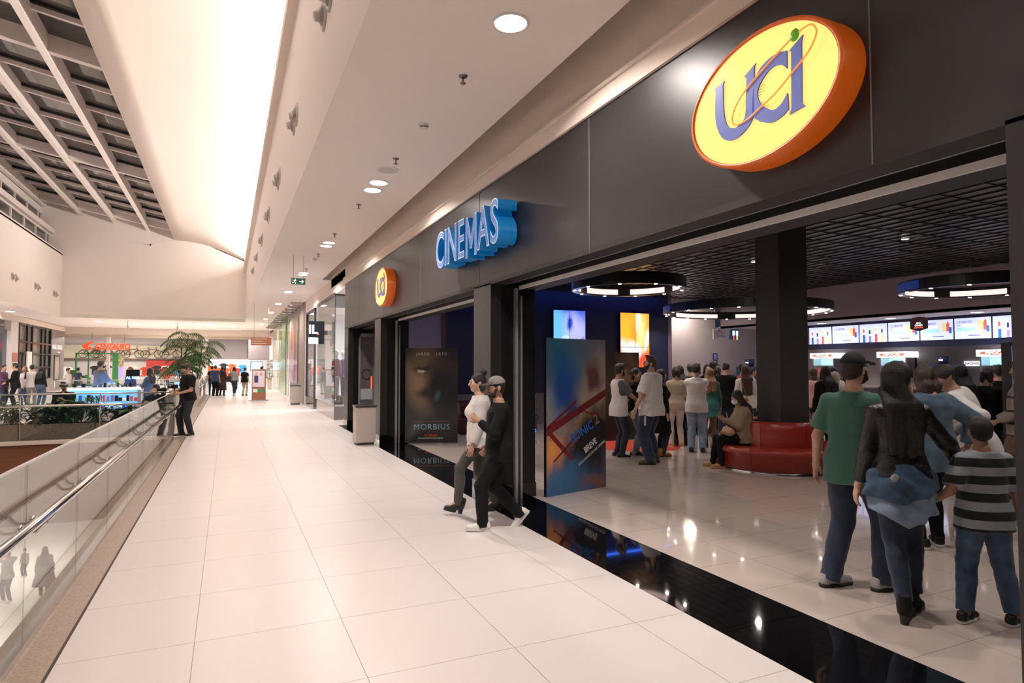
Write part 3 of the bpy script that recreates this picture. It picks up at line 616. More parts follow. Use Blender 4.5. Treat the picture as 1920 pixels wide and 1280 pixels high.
# ------------------------------------------------------------ lamps and ceiling fittings
lampm = mat('lamp_diffuser', (.9, .9, .9), .5, emis=(1, .93, .86), es=14); trimm = mat('white_fitting', (.8, .78, .76), .4); coolm = mat('led_strip_pink', (.9, .8, .8), .5, emis=(1, .72, .68), es=1.1)
def downlight(x, y, z, r, pw, label, group, proto={}):
    if r not in proto:
        o = E('ceiling_downlight', label, 'ceiling light', (x, y, z), 0, group)
        b = MB(); b.lathe([(r * 1.18, -.001), (r * 1.2, -.012), (r * 1.02, -.014), (r, -.002)], n=28); b.build('trim_ring', trimm, o)
        b = MB(); b.lathe([(0, -.004), (r, -.004), (r, -.001)], n=28); b.build('diffuser', lampm, o); proto[r] = o
    else: o = dup(proto[r], (x, y, z), label=label, group=group)
    if pw: area('downlight_lamp', (x, y, z - .03), r * 2, pw, WARM, spread=math.radians(150))
    return o
ORD = ['nearest', 'second', 'third', 'fourth', 'fifth', 'sixth', 'seventh', 'eighth', 'ninth', 'tenth', 'eleventh', 'twelfth', 'thirteenth', 'fourteenth']
for i in range(-1, 9):
    y = 4.55 + 5.12 * i
    for dy in ((0,) if i == 0 else (-.22, .22)):
        downlight(2.06, y + dy, 4.5, .13, (85 if i == 0 else 92) if dy <= 0 else 0, 'round recessed walkway ceiling light, %s%s' % (ORD[i + 1] + ' lamp spot from the camera', '' if dy == 0 else ', nearer of its pair' if dy < 0 else ', farther of its pair'), 'downlights in a line along the walkway ceiling')
for i in range(6): downlight(-10.0, 12 + i * 5.4, 4.42, .2, 110, ORD[i] + ' round recessed light in the white ceiling left of the atrium', 'downlights in the left walkway ceiling')
for k, (x, y) in enumerate([(-7.4, 46), (-4, 46.5), (-1.2, 46), (-5.6, 48.4), (.3, 48.4)]): downlight(x, y, 4.45, .2, 130, ('leftmost', 'second', 'third', 'rear left', 'rear right')[k] + ' round recessed light in the cream ceiling beyond the end wall', 'downlights before the far stores')
for (x, y) in ((-3.5, -3), (-7, 6), (-6, 16), (-4, 26), (-6, 36), (-2.5, 10)): area('atrium_fill_light', (x, y, 9.0), .6, 45, WARM)  # unseen fill lights added under the skylight to brighten the atrium
met = mat('grey_metal', (.25, .24, .23), .35, .9)
sp = None
for i in range(8):
    y = 2.95 + 2.65 * i
    if sp is None:
        sp = E('sprinkler_head', 'small grey fire sprinkler hanging from the white walkway ceiling', 'sprinkler', (2.03, y, 4.5), 0, 'sprinklers along the walkway ceiling')
        b = MB(); b.lathe([(.045, 0), (.04, -.012), (.012, -.014)], n=18); b.build('rosette', met, sp)
        b = MB(); b.tube([(0, 0, -.01), (0, 0, -.07)], .009, 8); b.lathe([(0, -.075), (.028, -.077), (.028, -.072), (0, -.07)], n=14); b.build('deflector', met, sp)
    else: dup(sp, (2.03, y, 4.5), label=ORD[i] + ' small grey fire sprinkler from the camera along the walkway ceiling')
sd = None
for (y, lb) in ((6.92, 'white round smoke detector on the walkway ceiling, nearest one, above the cinema sign'), (16.88, 'small white smoke detector on the walkway ceiling near the green exit sign')):
    if sd is None:
        sd = E('smoke_detector', lb, 'smoke detector', (2.03, y, 4.5)); b = MB(); b.lathe([(.055, 0), (.05, -.03), (.047, -.034)], n=24); b.build('base', trimm, sd)
        b = MB(); b.lathe([(.04, -.034), (.042, -.045), (.03, -.062), (0, -.064)], n=24); b.build('sensor_head', trimm, sd); b = MB(); b.lathe([(.041, -.036), (.043, -.043)], n=24); b.build('vent_slot', blk, sd)
    else: dup(sd, (2.03, y, 4.5), label=lb)
so = E('ceiling_speaker', 'white round flush speaker grille in the walkway ceiling', 'speaker', (2.05, 8.78, 4.5)); b = MB(); b.lathe([(.16, 0), (.155, -.012), (.14, -.014), (.135, -.006)], n=30); b.build('rim', trimm, so); b = MB(); b.lathe([(.136, -.006), (0, -.008)], n=30); b.build('grille', mat('grille_grey', (.55, .52, .5), .6), so)
noz = mat('nozzle_plastic', (.52, .46, .43), .5)
def nozzle(x, y, z, sgn, label, group, proto={}):
    if sgn not in proto:
        o = E('air_nozzle', label, 'air vent', (x, y, z), 0, group)
        b = MB()
        for i in range(28):
            pass
        ring = [(.19, 0), (.19, .015), (.16, .03), (.14, .02), (.12, -.02)]
        vs = []; n = 26
        for i in range(n):
            t = 2 * PI * i / n
            for r_, d_ in ring: vs.append((sgn * d_, r_ * math.cos(t), r_ * math.sin(t)))
        k = len(ring); b.add(vs, [(i * k + j, ((i + 1) % n) * k + j, ((i + 1) % n) * k + j + 1, i * k + j + 1) for i in range(n) for j in range(k - 1)], 0, True); b.build('rim', noz, o)
        b = MB(); b.ball((sgn * .01, 0, -.01), (.07, .125, .125), 16); b.build('swivel_ball', mat('nozzle_dark', (.30, .27, .25), .4), o); b = MB(); b.tube([(sgn * .05, 0, -.03), (sgn * .12, 0, -.05)], [.07, .055], 14); b.build('outlet', noz, o)
        proto[sgn] = o
        return o
    return dup(proto[sgn], (x, y, z), label=label, group=group)
for y in (7.1, 10.7, 14.3, 17.9, 21.5, 25.1, 28.7):
    for dy in (-.22, .22): nozzle(.96, y + dy, 5.75, -1, ORD[int((y - 7.1) / 3.6 + .01)] + ' pair of air nozzles on the white bulkhead above the walkway, ' + ('near' if dy < 0 else 'far') + ' one', 'air nozzles on the right bulkhead')
for y in (34.3, 37.9, 41.5):
    for dy in (-.24, .24): nozzle(-8.7, y + dy, 5.62, 1, ORD[int((y - 34.3) / 3.6 + .01)] + ' pair of air nozzles on the left atrium wall, ' + ('near' if dy < 0 else 'far') + ' one', 'air nozzles on the left atrium wall')
o = E('security_camera', 'small white camera high on the far atrium wall under the skylight', 'camera', (-4.3, 42.97, 8.95)); b = MB(); b.box(-.06, .06, -.03, 0, -.06, .06); b.tube([(0, -.03, 0), (0, -.2, -.03)], .04, 10); b.build('housing', trimm, o); b = MB(); b.ball((0, -.22, -.04), .05, 10); b.build('lens_dome', blk, o)
# ------------------------------------------------------------ illuminated signs on the fascia
org = mat('orange_sign_side', (.68, .13, .01), .35, emis=(.75, .12, .0), es=.10); yel = mat('yellow_sign_face', (.95, .72, .10), .18, emis=(1, .80, .26), es=.78, coat=.6); blu = mat('logo_blue', (.15, .18, .45), .3, emis=(.14, .18, .5), es=.35)
blo = mat('logo_outline', (.10, .08, .16), .4, emis=(.10, .08, .2), es=.2); orl = mat('orbit_orange', (.85, .28, .05), .4, emis=(1, .35, .05), es=.5); grn = mat('logo_green', (.12, .38, .02), .3, emis=(.15, .45, .02), es=.25)
Up = [(-.44, .19), (-.35, .205), (-.365, .175), (-.362, .03), (-.35, -.05), (-.32, -.105), (-.26, -.13), (-.2, -.11), (-.178, -.07), (-.172, .03), (-.165, .145), (-.185, .16), (-.09, .205), (-.102, .17), (-.11, -.06), (-.12, -.12), (-.17, -.17), (-.25, -.2), (-.33, -.19), (-.39, -.14), (-.43, -.05), (-.437, .05), (-.432, .16)]
Cp = [(.14, .175), (.08, .19), (.01, .185), (-.06, .155), (-.098, .1), (-.115, .01), (-.118, -.1), (-.08, -.15), (-.03, -.18), (.03, -.2), (.1, -.19), (.145, -.165), (.14, -.07), (.1, -.11), (.05, -.13), (0, -.11), (-.055, -.06), (-.08, 0), (-.07, .05), (-.02, .1), (.04, .125), (.1, .11), (.14, .07)]
Ip = [(.155, .165), (.25, .215), (.24, .18), (.235, -.165), (.255, -.19), (.15, -.2), (.165, -.17), (.17, .16)]
Op = [(.335, .21), (.34, .17), (.29, .1), (.18, .03), (.06, -.04), (-.05, -.08), (-.15, -.115), (-.24, -.12), (-.28, -.09), (-.27, -.03), (-.2, .05), (-.05, .13), (.09, .19), (.18, .225), (.26, .245), (.31, .24)]
def round_off(pts, closed=True, lim=62):
    # Catmull-Rom through the outline, keeping serif corners sharp
    n = len(pts); P = [Vector(p) for p in pts]; cor = []
    for i in range(n):
        a = P[i] - P[i - 1]; b_ = P[(i + 1) % n] - P[i]; cor.append(math.degrees(a.angle(b_)) > lim)
    out = []
    for i in range(n):
        p1, p2 = P[i], P[(i + 1) % n]; p0 = p1 * 2 - p2 if cor[i] else P[i - 1]; p3 = p2 * 2 - p1 if cor[(i + 1) % n] else P[(i + 2) % n]
        for k in range(5):
            t = k / 5; out.append(tuple(.5 * ((2 * p1) + (p2 - p0) * t + (2 * p0 - 5 * p1 + 4 * p2 - p3) * t * t + (3 * p1 - p0 - 3 * p2 + p3) * t ** 3)))
    return out
Up, Cp, Op = round_off(Up, lim=48), round_off(Cp, lim=60), round_off(Op, lim=170)
def oval_sign(y, z, label):
    o = E('oval_logo_sign', label, 'sign', (3.05, y, z)); a, b_ = .587, .403; n = 64; D_ = .175
    el_ = lambda f, x: [(x, -f[0] * math.cos(2 * PI * i / n) * a, f[1] * b_ * math.sin(2 * PI * i / n)) for i in range(n)]
    m = MB(); rings = [el_((1, 1), 0), el_((1, 1), -.165), el_((.985, .98), -.175), el_((.95, .935), -.175), el_((.945, .93), -.162)]
    m.add([p for r_ in rings for p in r_], [(k * n + i, k * n + (i + 1) % n, (k + 1) * n + (i + 1) % n, (k + 1) * n + i) for k in range(4) for i in range(n)], 0, True); m.build('orange_rim', org, o)
    m = MB(); m.add(el_((.946, .931), -.164), [tuple(range(n))]); m.build('face_panel', yel, o)
    L = MB()
    for poly in (Up, Cp, Ip):
        big = poly
        L.prism([(u + .09, v) for u, v in big], (-.166, 0, 0), (0, -1, 0), (0, 0, 1), (-.010, 0, 0), 0, 1)
    L.build('letters', [blu, blo], o)
    m = MB(); m.tube([(-.180, -(u + .09), v) for u, v in Op], .0055, 6, closed=True); m.build('orbit_ring', orl, o)
    m = MB(); m.ball((-.18, -.29, .235), (.012, .032, .036), 14); m.build('green_dot', grn, o)
    m = MB()
    for i in range(13):
        v = -.1 + i * .0165; h_ = math.sqrt(max(.12 ** 2 - (v + .0) ** 2, 0)) if abs(v) < .12 else 0; u0 = -.01 - h_ * .75 + .09; m.box(-.167, -.1655, -(u0 + .05 + .03 * math.sin(i)), -u0, v, v + .005)
    m.build('hatch_lines', mat('hatch_olive', (.55, .5, .04), .4, emis=(.6, .5, .05), es=.3), o)
    return o
oval_sign(2.76, 3.32, 'large yellow oval sign with blue letters and orange rim, nearest on the dark fascia')
oval_sign(12.9, 3.33, 'smaller-looking yellow oval cinema sign with orange side at the far end of the dark fascia')
cw = E('illuminated_lettering', 'blue three-dimensional sign reading CINEMAS on the dark grey fascia', 'sign', (3.05, 7.62, 3.34))
bf = mat('letter_face_blue', (.16, .30, .62), .15, emis=(.12, .28, .8), es=.22, coat=.8); bs_ = mat('letter_side_blue', (.01, .14, .32), .35, emis=(0, .12, .35), es=.35); bw = mat('letter_edge', (.5, .62, .8), .3, emis=(.5, .7, 1), es=.28)
ws = dict(C=.35, I=.17, N=.38, E=.32, M=.45, A=.37, S=.32); tot = sum(ws[c] for c in 'CINEMAS'); y = tot / 2
for c in 'CINEMAS':
    yc = y - ws[c] / 2; y -= ws[c]
    t = text('letter', c, .72, bs_, cw, (-.15, yc, 0), (PI / 2, 0, -PI / 2), ext=.12, sx=.68 if c == 'M' else .76, off=.010); 
    if c == 'M':
        bpy.data.objects.remove(t); Mp = [(-.19, -.262), (-.19, .262), (-.12, .262), (0, -.02), (.12, .262), (.19, .262), (.19, -.262), (.128, -.262), (.128, .115), (.028, -.16), (-.028, -.16), (-.128, .115), (-.128, -.262)]
        def inset(p, d):
            o_ = []
            for k_ in range(len(p)):
                a_, b_, c_ = Vector(p[k_ - 1]), Vector(p[k_]), Vector(p[(k_ + 1) % len(p)]); n1 = (b_ - a_).normalized(); n2 = (c_ - b_).normalized(); n1 = Vector((n1.y, -n1.x)); n2 = Vector((n2.y, -n2.x)); h_ = n1 + n2; o_.append(tuple(b_ + h_ * d / max(.25, h_.dot(n1))))
            return o_
        t = None
        for nm, dd, x0, x1, mm in (('letter', 0, -.03, -.27, bs_), ('letter_edge', 0, -.27, -.274, bw), ('letter_face', .012, -.274, -.278, bf)):
            b = MB(); b.prism(inset(Mp, dd), (x0, 0, 0), (0, -1, 0), (0, 0, 1), (x1 - x0, 0, 0)); q_ = b.build(nm, mm, t or cw)
            if t is None: t = q_; t.location = (0, yc, 0)
        continue
    t2 = text('letter_edge', c, .72, bw, t, (0, 0, .121), (0, 0, 0), ext=.002, off=.012); t3 = text('letter_face', c, .72, bf, t, (0, 0, .125), (0, 0, 0), ext=.002, off=-.004)
# exit sign
ex = E('exit_sign', 'green running-man exit sign with arrow hanging over the walkway', 'sign', (1.6, 16.6, 3.83)); b = MB(); b.box(-.17, .17, -.012, .012, -.08, .08); b.build('panel', mat('exit_green', (.01, .09, .05), .4, emis=(0, .10, .05), es=.3), ex)
wm = mat('sign_white', (.8, .85, .8), .5, emis=(.8, .9, .8), es=.7); b = MB(); b.bar((.02, -.014, 0), (.12, -.014, 0), .004, .018); b.bar((.08, -.014, .045), (.125, -.014, 0), .004, .018); b.bar((.08, -.014, -.045), (.125, -.014, 0), .004, .018); b.build('arrow', wm, ex)
b = MB(); b.ball((-.075, -.014, .05), (.013, .003, .014), 8)
for p, q in (((-.08, .035), (-.095, -.01)), ((-.095, -.01), (-.065, -.03)), ((-.065, -.03), (-.075, -.06)), ((-.095, -.01), (-.115, -.035)), ((-.115, -.035), (-.14, -.035)), ((-.08, .03), (-.05, .005)), ((-.082, .03), (-.115, .01))): b.bar((p[0], -.014, p[1]), (q[0], -.014, q[1]), .004, .014)
b.box(-.15, -.145, -.015, -.013, -.065, .065); b.build('running_figure', wm, ex); b = MB(); b.tube([(-.12, 0, .08), (-.12, 0, .67)], .004, 6); b.tube([(.12, 0, .08), (.12, 0, .67)], .004, 6); b.build('hanger_rods', met, ex)
# ------------------------------------------------------------ ring lamps in the lobby
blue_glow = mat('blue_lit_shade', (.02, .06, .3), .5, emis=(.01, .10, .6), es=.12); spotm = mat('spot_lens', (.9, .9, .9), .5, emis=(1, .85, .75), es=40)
def ring_lamp(x, y, z, R_, n_gap, label, pw, rot=0):
    o = E('ring_chandelier', label, 'ceiling lamp', (x, y, z), rot); w_ = .12; H_ = .24
    b = MB(); b.lathe([(R_ - w_, 0), (R_, 0), (R_, H_), (R_ - .02, H_), (R_ - .02, .02), (R_ - w_, .02), (R_ - w_, 0)], n=72, smooth=False); b.build('drum', mat('black_lamp_metal', (.012, .012, .014), .35), o)
    b = MB()
    for i in range(6):
        a0 = 2 * PI * i / 6; b.lathe([(R_ - w_ - .004, .03), (R_ - w_ - .004, .15)], n=14, a0=a0 + .13, a1=a0 + 2 * PI / 6 - .13)
    b.build('light_band', coolm, o); b = MB(); b.lathe([(R_ - w_, 0.02), (R_ - w_, .19)], n=72); b.build('inner_band', MATS['black_lamp_metal'], o)
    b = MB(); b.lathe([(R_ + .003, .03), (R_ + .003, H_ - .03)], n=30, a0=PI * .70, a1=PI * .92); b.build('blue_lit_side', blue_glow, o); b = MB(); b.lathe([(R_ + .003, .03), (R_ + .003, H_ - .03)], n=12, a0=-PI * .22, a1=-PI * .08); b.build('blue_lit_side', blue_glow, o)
    b = MB(); n = max(10, int(R_ * 9))
    for i in range(n): a = 2 * PI * (i + .3) / n; b.lathe([(0, -.004), (.032, -.004), (.032, 0)], ((R_ - w_ / 2) * math.cos(a), (R_ - w_ / 2) * math.sin(a), 0), 10)
    b.build('spot_lenses', spotm, o)
    b = MB()
    for i in range(4): a = 2 * PI * i / 4 + .4; b.tube([((R_ - .05) * math.cos(a), (R_ - .05) * math.sin(a), H_), ((R_ - .05) * math.cos(a), (R_ - .05) * math.sin(a), 4.1 - z)], .004, 5)
    b.build('suspension_cables', met, o)
    for i in range(4):
        a = 2 * PI * i / 4 + .5; area('ring_lamp_spots', (x + (R_ - .06) * math.cos(a), y + (R_ - .06) * math.sin(a), z - .02), .12, pw, (1, .83, .72), spread=math.radians(130))
    return o
ring_lamp(7.76, 11.05, 3.3, 1.2, 6, 'black ring lamp with glowing inner band hanging over the lobby, left of the square column', 12)
ring_lamp(13.6, 13.6, 3.2, 2.3, 6, 'largest black ring lamp, farthest back and partly behind the square column', 18)
ring_lamp(14.7, 8.0, 3.3, 1.5, 6, 'black ring lamp hanging in front of the menu screens at the right', 14)
for (x, y) in ((4.6, 3.4), (5.6, 5.6), (4.6, 9.5), (10.5, 4.5), (7.2, 3.0), (11.5, 7.5), (5.4, 1.2), (6.0, 13.2), (10.9, 10.6), (12.9, 11.6)):
    downlight(x, y, 4.07, .06, 19, 'tiny spotlight set in the black mesh ceiling of the lobby', 'spotlights in the lobby ceiling')
for y in (4.5, 7.3, 9.6, 11.9, 14.2): downlight(17.5, y, 3.07, .14, 16, 'round recessed light over the snack counter', 'downlights over the snack counter')
area('wall_washer', (14.6, 17.2, 3.9), .5, 60, (1, .85, .66))
# blue light leaking from the video wall surround and the bench rim
area('blue_strip', (9.2, 16.0, 3.95), 7, 14, (.04, .16, 1), sy=.1); area('blue_strip', (4.3, 14.8, 3.9), 1.2, 6, (.05, .2, 1), sy=.1)
# ------------------------------------------------------------ glass railings
rg = glass_mat('coated_glass', .21, (.96, .97, .96), k=.3); cg = glass_mat('clear_glass', .06, (.95, .97, .96)); chrome = mat('polished_steel', (.72, .69, .67), .12, 1.)
R_ = E('glass_railing', 'long glass railing with round steel handrail along the edge of the void on the left', 'railing', (-1.1, 0, 0))
ys = [-2.55 + 1.45 * i for i in range(14)]; ys[-1] = 16.62
for a, b_ in zip(ys[:-1], ys[1:]):
    b = MB(); b.box(-.005, .005, a + .006, b_ - .006, .01, 1.1); b.build('glass_panel', rg, R_)
b = MB(); b.box(-.03, .03, -2.6, 16.62, .0, .045); b.build('base_channel', steel, R_); b = MB(); b.box(-.008, .008, -2.6, 16.62, 1.1, 1.112); b.build('top_edge', mat('edge_strip', (.6, .6, .58), .2, .5), R_)
b = MB(); b.tube([(.12, -2.4, .80), (.12, 16.5, .80)], .027, 16); b.build('handrail', chrome, R_)
for y in ys:
    for d in (-.13, .13):
        b = MB(); b.tube([(.006, y + d, .74), (.04, y + d, .715), (.085, y + d, .72), (.115, y + d, .75), (.12, y + d, .78)], .010, 8); b.tube([(.002, y + d, .74), (.014, y + d, .74)], .024, 12); b.build('bracket', chrome, R_)
def rail(name, label, p, q, hs, posts, rough=0):
    o = E(name, label, 'railing', (p[0], p[1], 0)); d = Vector((q[0] - p[0], q[1] - p[1], 0)); L = d.length; u = d.normalized()
    for i in range(posts): a = u * (L * i / posts + .02); c = u * (L * (i + 1) / posts - .02); b = MB(); b.bar((a.x, a.y, .53), (c.x, c.y, .53), .012, 1.0); b.build('glass_panel', cg, o)
    for i in range(posts + 1): a = u * (L * i / posts); b = MB(); b.tube([(a.x, a.y, 0), (a.x, a.y, hs[0])], .012, 8); b.build('post', steel, o)
    for z, r in zip(hs, (.018, .026)): b = MB(); b.tube([(0, 0, z), (d.x, d.y, z)], r, 10); b.build('handrail' if r > .02 else 'top_rail', steel, o)
    return o
rail('glass_railing', 'clear glass cross railing with two steel rails in front of the long stone planter', (-1.16, 17.02), (-8.6, 17.02), (1.06, .80), 5)
rail('glass_railing', 'glass railing across the corridor beyond the photographer, at the near end of the second void', (-1.05, 29), (-6.0, 29), (1.12, .78), 4)
rail('glass_railing', 'glass railing running away beside the second void, left of the distant shoppers', (-1.05, 29.02), (-1.05, 41.2), (1.12, .78), 8)
# ------------------------------------------------------------ leaves, planters
leafm = [mat('leaf_%d' % i, c, .45, var=.3, vscale=12, spec=.4) for i, c in enumerate([(.035, .10, .02), (.06, .15, .03), (.02, .07, .03), (.09, .16, .05)])]
def leaf(b, base, d, L, w_, droop, mi=0, n=4):
    d = Vector(d).normalized(); s_ = d.cross(Vector((0, 0, 1))); s_ = s_.normalized() if s_.length > .01 else Vector((1, 0, 0)); vs = []; p = Vector(base); dd = d.copy()
    for i in range(n + 1):
        t = i / n; ww = w_ * math.sin(PI * min(1, .12 + t * .88)) ** .8; vs += [p - s_ * ww, p + Vector((0, 0, -.25 * ww)), p + s_ * ww]; dd = (dd + Vector((0, 0, -droop / n))).normalized(); p = p + dd * L / n
    b.add(vs, [(3 * i + j, 3 * i + j + 1, 3 * i + j + 4, 3 * i + j + 3) for i in range(n) for j in (0, 1)], mi, True)
def shrub(x, y, z, h_, r, label, kind, group=None):
    o = E('planter_shrub', label, 'plant', (x, y, z), 0, group); st = MB(); lf = MB()
    for s_ in range(10):
        a = random.uniform(0, 2 * PI); tip = Vector((math.cos(a) * r * random.uniform(.2, .7), math.sin(a) * r * .6, h_ * random.uniform(.45, .8))); st.tube([(0, 0, 0), tip * .5 + Vector((0, 0, .05)), tip], [.012, .009, .004], 5)
        for k in range(22):
            t = random.uniform(.1, 1); b0 = tip * t; a2 = random.uniform(0, 2 * PI); d = Vector((math.cos(a2), math.sin(a2), random.uniform(-.1, .9)))
            L = random.uniform(.16, .3) * (1.2 if kind == 1 else 1); leaf(lf, b0, d, L, (.045, .018, .06)[kind], random.uniform(.5, 1.6), random.choice((0, 1)), 3)
    st.build('stems', leafm[2], o); lf.build('foliage', [leafm[kind], leafm[(kind + 1) % 4]], o, solid=.002); return o
pb = MB()
for i in range(5): pb.box(-8.6 + i * 1.45, -8.6 + (i + 1) * 1.45 - .02, 17.45, 17.5, 0, .36); pb.box(-8.6 + i * 1.45, -8.6 + (i + 1) * 1.45 - .02, 17.9, 17.95, 0, .36)
P_ = E('long_planter', 'long low planter clad in grey-brown stone panels behind the cross railing', 'planter', (0, 0, 0)); pb.build('stone_panels', mat('planter_stone', (.33, .27, .21), .5, var=.12, vscale=20), P_); b = MB(); b.box(-8.6, -1.4, 17.5, 17.9, 0, .33); b.build('soil', mat('soil', (.03, .02, .012), .95, var=.4), P_)
for i in range(13):
    x = -8.3 + i * .55; k = i % 3
    shrub(x, 17.68, .33, .72 + .14 * math.sin(i * 2.1), .46, ('broad-leaved green shrub in the long stone planter behind the cross railing', 'narrow-leaved arching shrub in the long stone planter behind the cross railing', 'dark round-leaved shrub in the long stone planter behind the cross railing')[k], k, ('broad-leaved shrubs in the long planter', 'narrow-leaved shrubs in the long planter', 'dark shrubs in the long planter')[k])
def palm(x, y, z, h_, n, label, lean=(0, 0)):
    o = E('palm', label, 'palm', (x, y, z)); st = MB(); lf = MB()
    for c in range(3):
        a = c * 2.1; tip = Vector((lean[0] + math.cos(a) * .25, lean[1] + math.sin(a) * .25, h_ * (1 - .14 * c))); st.tube([(math.cos(a) * .08, math.sin(a) * .08, 0), tip * .5, tip], [.03, .026, .02], 6)
        for f in range(n):
            a2 = 2 * PI * f / n + c; d = Vector((math.cos(a2), math.sin(a2), random.uniform(.5, 1.3))).normalized(); p = tip.copy(); pts = [p.copy()]; dd = d.copy(); L = random.uniform(.9, 1.35)
            for k in range(9): dd = (dd + Vector((0, 0, -.2))).normalized(); p = p + dd * L / 9; pts.append(p.copy())
            st.tube(pts, .006, 4)
            for k in range(2, 10):
                for sg in (-1, 1):
                    sd_ = dd.cross(Vector((0, 0, 1))).normalized() * sg; tv = (pts[k] - pts[k - 1]).normalized(); leaf(lf, pts[k], sd_ + tv * .7 + Vector((0, 0, -.15)), .42 * (1 - .4 * abs(k - 5) / 5), .03, .7, random.choice((0, 1)), 2)
    st.build('stems', mat('palm_stem', (.10, .11, .04), .6), o); lf.build('fronds', [leafm[0], leafm[1]], o); return o
b = MB(); b.box(-2.9, .0 - 1.15, 41.25, 42.7, 0, .88); P2 = E('raised_planter', 'cream raised planter box under the tall palms beyond the second void', 'planter', (0, 0, 0)); b.build('box', cream, P2); b = MB(); b.box(-2.85, -1.2, 41.3, 42.65, .84, .9); b.build('soil', MATS['soil'], P2)
palm(-2.4, 41.8, .9, 2.6, 9, 'tallest palm with arching green fronds, left one over the cream planter'); palm(-1.6, 42, .9, 2.1, 9, 'palm with fronds reaching right, beside the tallest palm', (.3, 0)); palm(-2.0, 41.6, .9, 1.3, 10, 'low bushy palm at the front of the cream planter'); palm(-2.5, 41.5, .9, .7, 10, 'lowest palm at the left front of the cream planter')
# ------------------------------------------------------------ posters
def blob_mat(name, base, blobs, warp=.08, wscale=3., rough=.35, emis=0., size=(1, 1)):
    """printed picture: bands of base colours (bottom to top) and soft ellipses, in panel coordinates 0..1"""
    m = mat(name, base[0], rough, coat=.2); nt, bs = nodes_of(m); tc = nt.nodes.new('ShaderNodeTexCoord'); mp = nt.nodes.new('ShaderNodeMapping'); nt.links.new(tc.outputs['Object'], mp.inputs[0])
    mp.inputs['Scale'].default_value = (1 / size[0], 1, 1 / size[1])
    no = nt.nodes.new('ShaderNodeTexNoise'); no.inputs['Scale'].default_value = wscale; no.inputs['Detail'].default_value = 4; nt.links.new(mp.outputs[0], no.inputs['Vector'])
    sp_ = nt.nodes.new('ShaderNodeSeparateXYZ'); nt.links.new(mp.outputs[0], sp_.inputs[0]); sn = nt.nodes.new('ShaderNodeSeparateColor'); nt.links.new(no.outputs['Color'], sn.inputs[0])
    X = math_n(nt, 'ADD', sp_.outputs[0], math_n(nt, 'MULTIPLY', math_n(nt, 'SUBTRACT', sn.outputs[0], .5), warp * 2)); Z = math_n(nt, 'ADD', sp_.outputs[2], math_n(nt, 'MULTIPLY', math_n(nt, 'SUBTRACT', sn.outputs[1], .5), warp * 2))
    r = nt.nodes.new('ShaderNodeValToRGB'); el_ = r.color_ramp.elements
    while len(el_) < len(base): el_.new(.5)
    for i, c in enumerate(base): el_[i].position = i / max(1, len(base) - 1); el_[i].color = (*c, 1)
    nt.links.new(Z, r.inputs[0]); c = r.outputs[0]
    for (cx, cz, rx, rz, rot, col, soft) in blobs:
        dx = math_n(nt, 'SUBTRACT', X, cx); dz = math_n(nt, 'SUBTRACT', Z, cz); ca, sa = math.cos(rot), math.sin(rot)
        u = math_n(nt, 'ADD', math_n(nt, 'MULTIPLY', dx, ca / rx), math_n(nt, 'MULTIPLY', dz, sa / rx)); v = math_n(nt, 'ADD', math_n(nt, 'MULTIPLY', dx, -sa / rz), math_n(nt, 'MULTIPLY', dz, ca / rz))
        d = math_n(nt, 'SQRT', math_n(nt, 'ADD', math_n(nt, 'MULTIPLY', u, u), math_n(nt, 'MULTIPLY', v, v)))
        mr = nt.nodes.new('ShaderNodeMapRange'); mr.inputs[1].default_value = 1 - soft; mr.inputs[2].default_value = 1 + soft; mr.inputs[3].default_value = 1; mr.inputs[4].default_value = 0; nt.links.new(d, mr.inputs[0])
        c = mixc(nt, mr.outputs[0], c, col)
    nt.links.new(c, bs.inputs['Base Color'])
    if emis: nt.links.new(c, bs.inputs['Emission Color']); bs.inputs['Emission Strength'].default_value = emis
    return m
def board(name, label, cat, p, q, z0, z1, m, side, th=.05, lean=0):
    d = Vector((q[0] - p[0], q[1] - p[1], 0)); o = E(name, label, cat, (p[0], p[1], z0), math.atan2(d.y, d.x)); b = MB(); b.box(0, d.length, .002, th, 0, z1 - z0); b.build('backing_board', side, o)
    b = MB(); b.add([(0, 0, 0), (d.length, 0, 0), (d.length, 0, z1 - z0), (0, 0, z1 - z0)], [(0, 1, 2, 3)]); b.build('printed_face', m, o, solid=.001); o['_w'] = d.length; return o
tw = lambda n_, c, e=0: mat(n_, c, .5, emis=c if e else None, es=e)
m1 = blob_mat('poster_city_print', [(.03, .10, .24), (.08, .09, .15), (.26, .15, .13), (.42, .32, .22), (.20, .16, .19), (.13, .12, .15)],
    [(.2, .85, .35, .3, 0, (.02, .15, .24), .9), (.7, .62, .4, .12, .5, (.36, .26, .20), .9), (.30, .68, .2, .17, .3, (.015, .08, .34), .5), (.42, .52, .1, .1, .6, (.03, .06, .2), .6), (.78, .75, .14, .09, 0, (.12, .05, .045), .5), (.08, .24, .16, .10, 0, (.85, .32, .05), .8), (.62, .42, .2, .08, 0, (.5, .3, .14), .8), (.75, .36, .25, .05, .1, (.38, .05, .03), .6), (.72, .30, .5, .2, .35, (.012, .01, .012), .35), (.25, .1, .35, .1, 0, (.04, .14, .30), .8), (.85, .04, .2, .05, 0, (.22, .08, .04), .8)], .12, 6, size=(1.135, 2.06))
o = board('standing_poster', 'tall blue and red film poster board standing at the cinema entrance beside the pillar', 'poster', (3.77, 7.2), (4.87, 7.5), 0, 2.06, m1, blk)
W = o['_w']; bm_r = mat('print_red', (.16, .012, .018), .4)
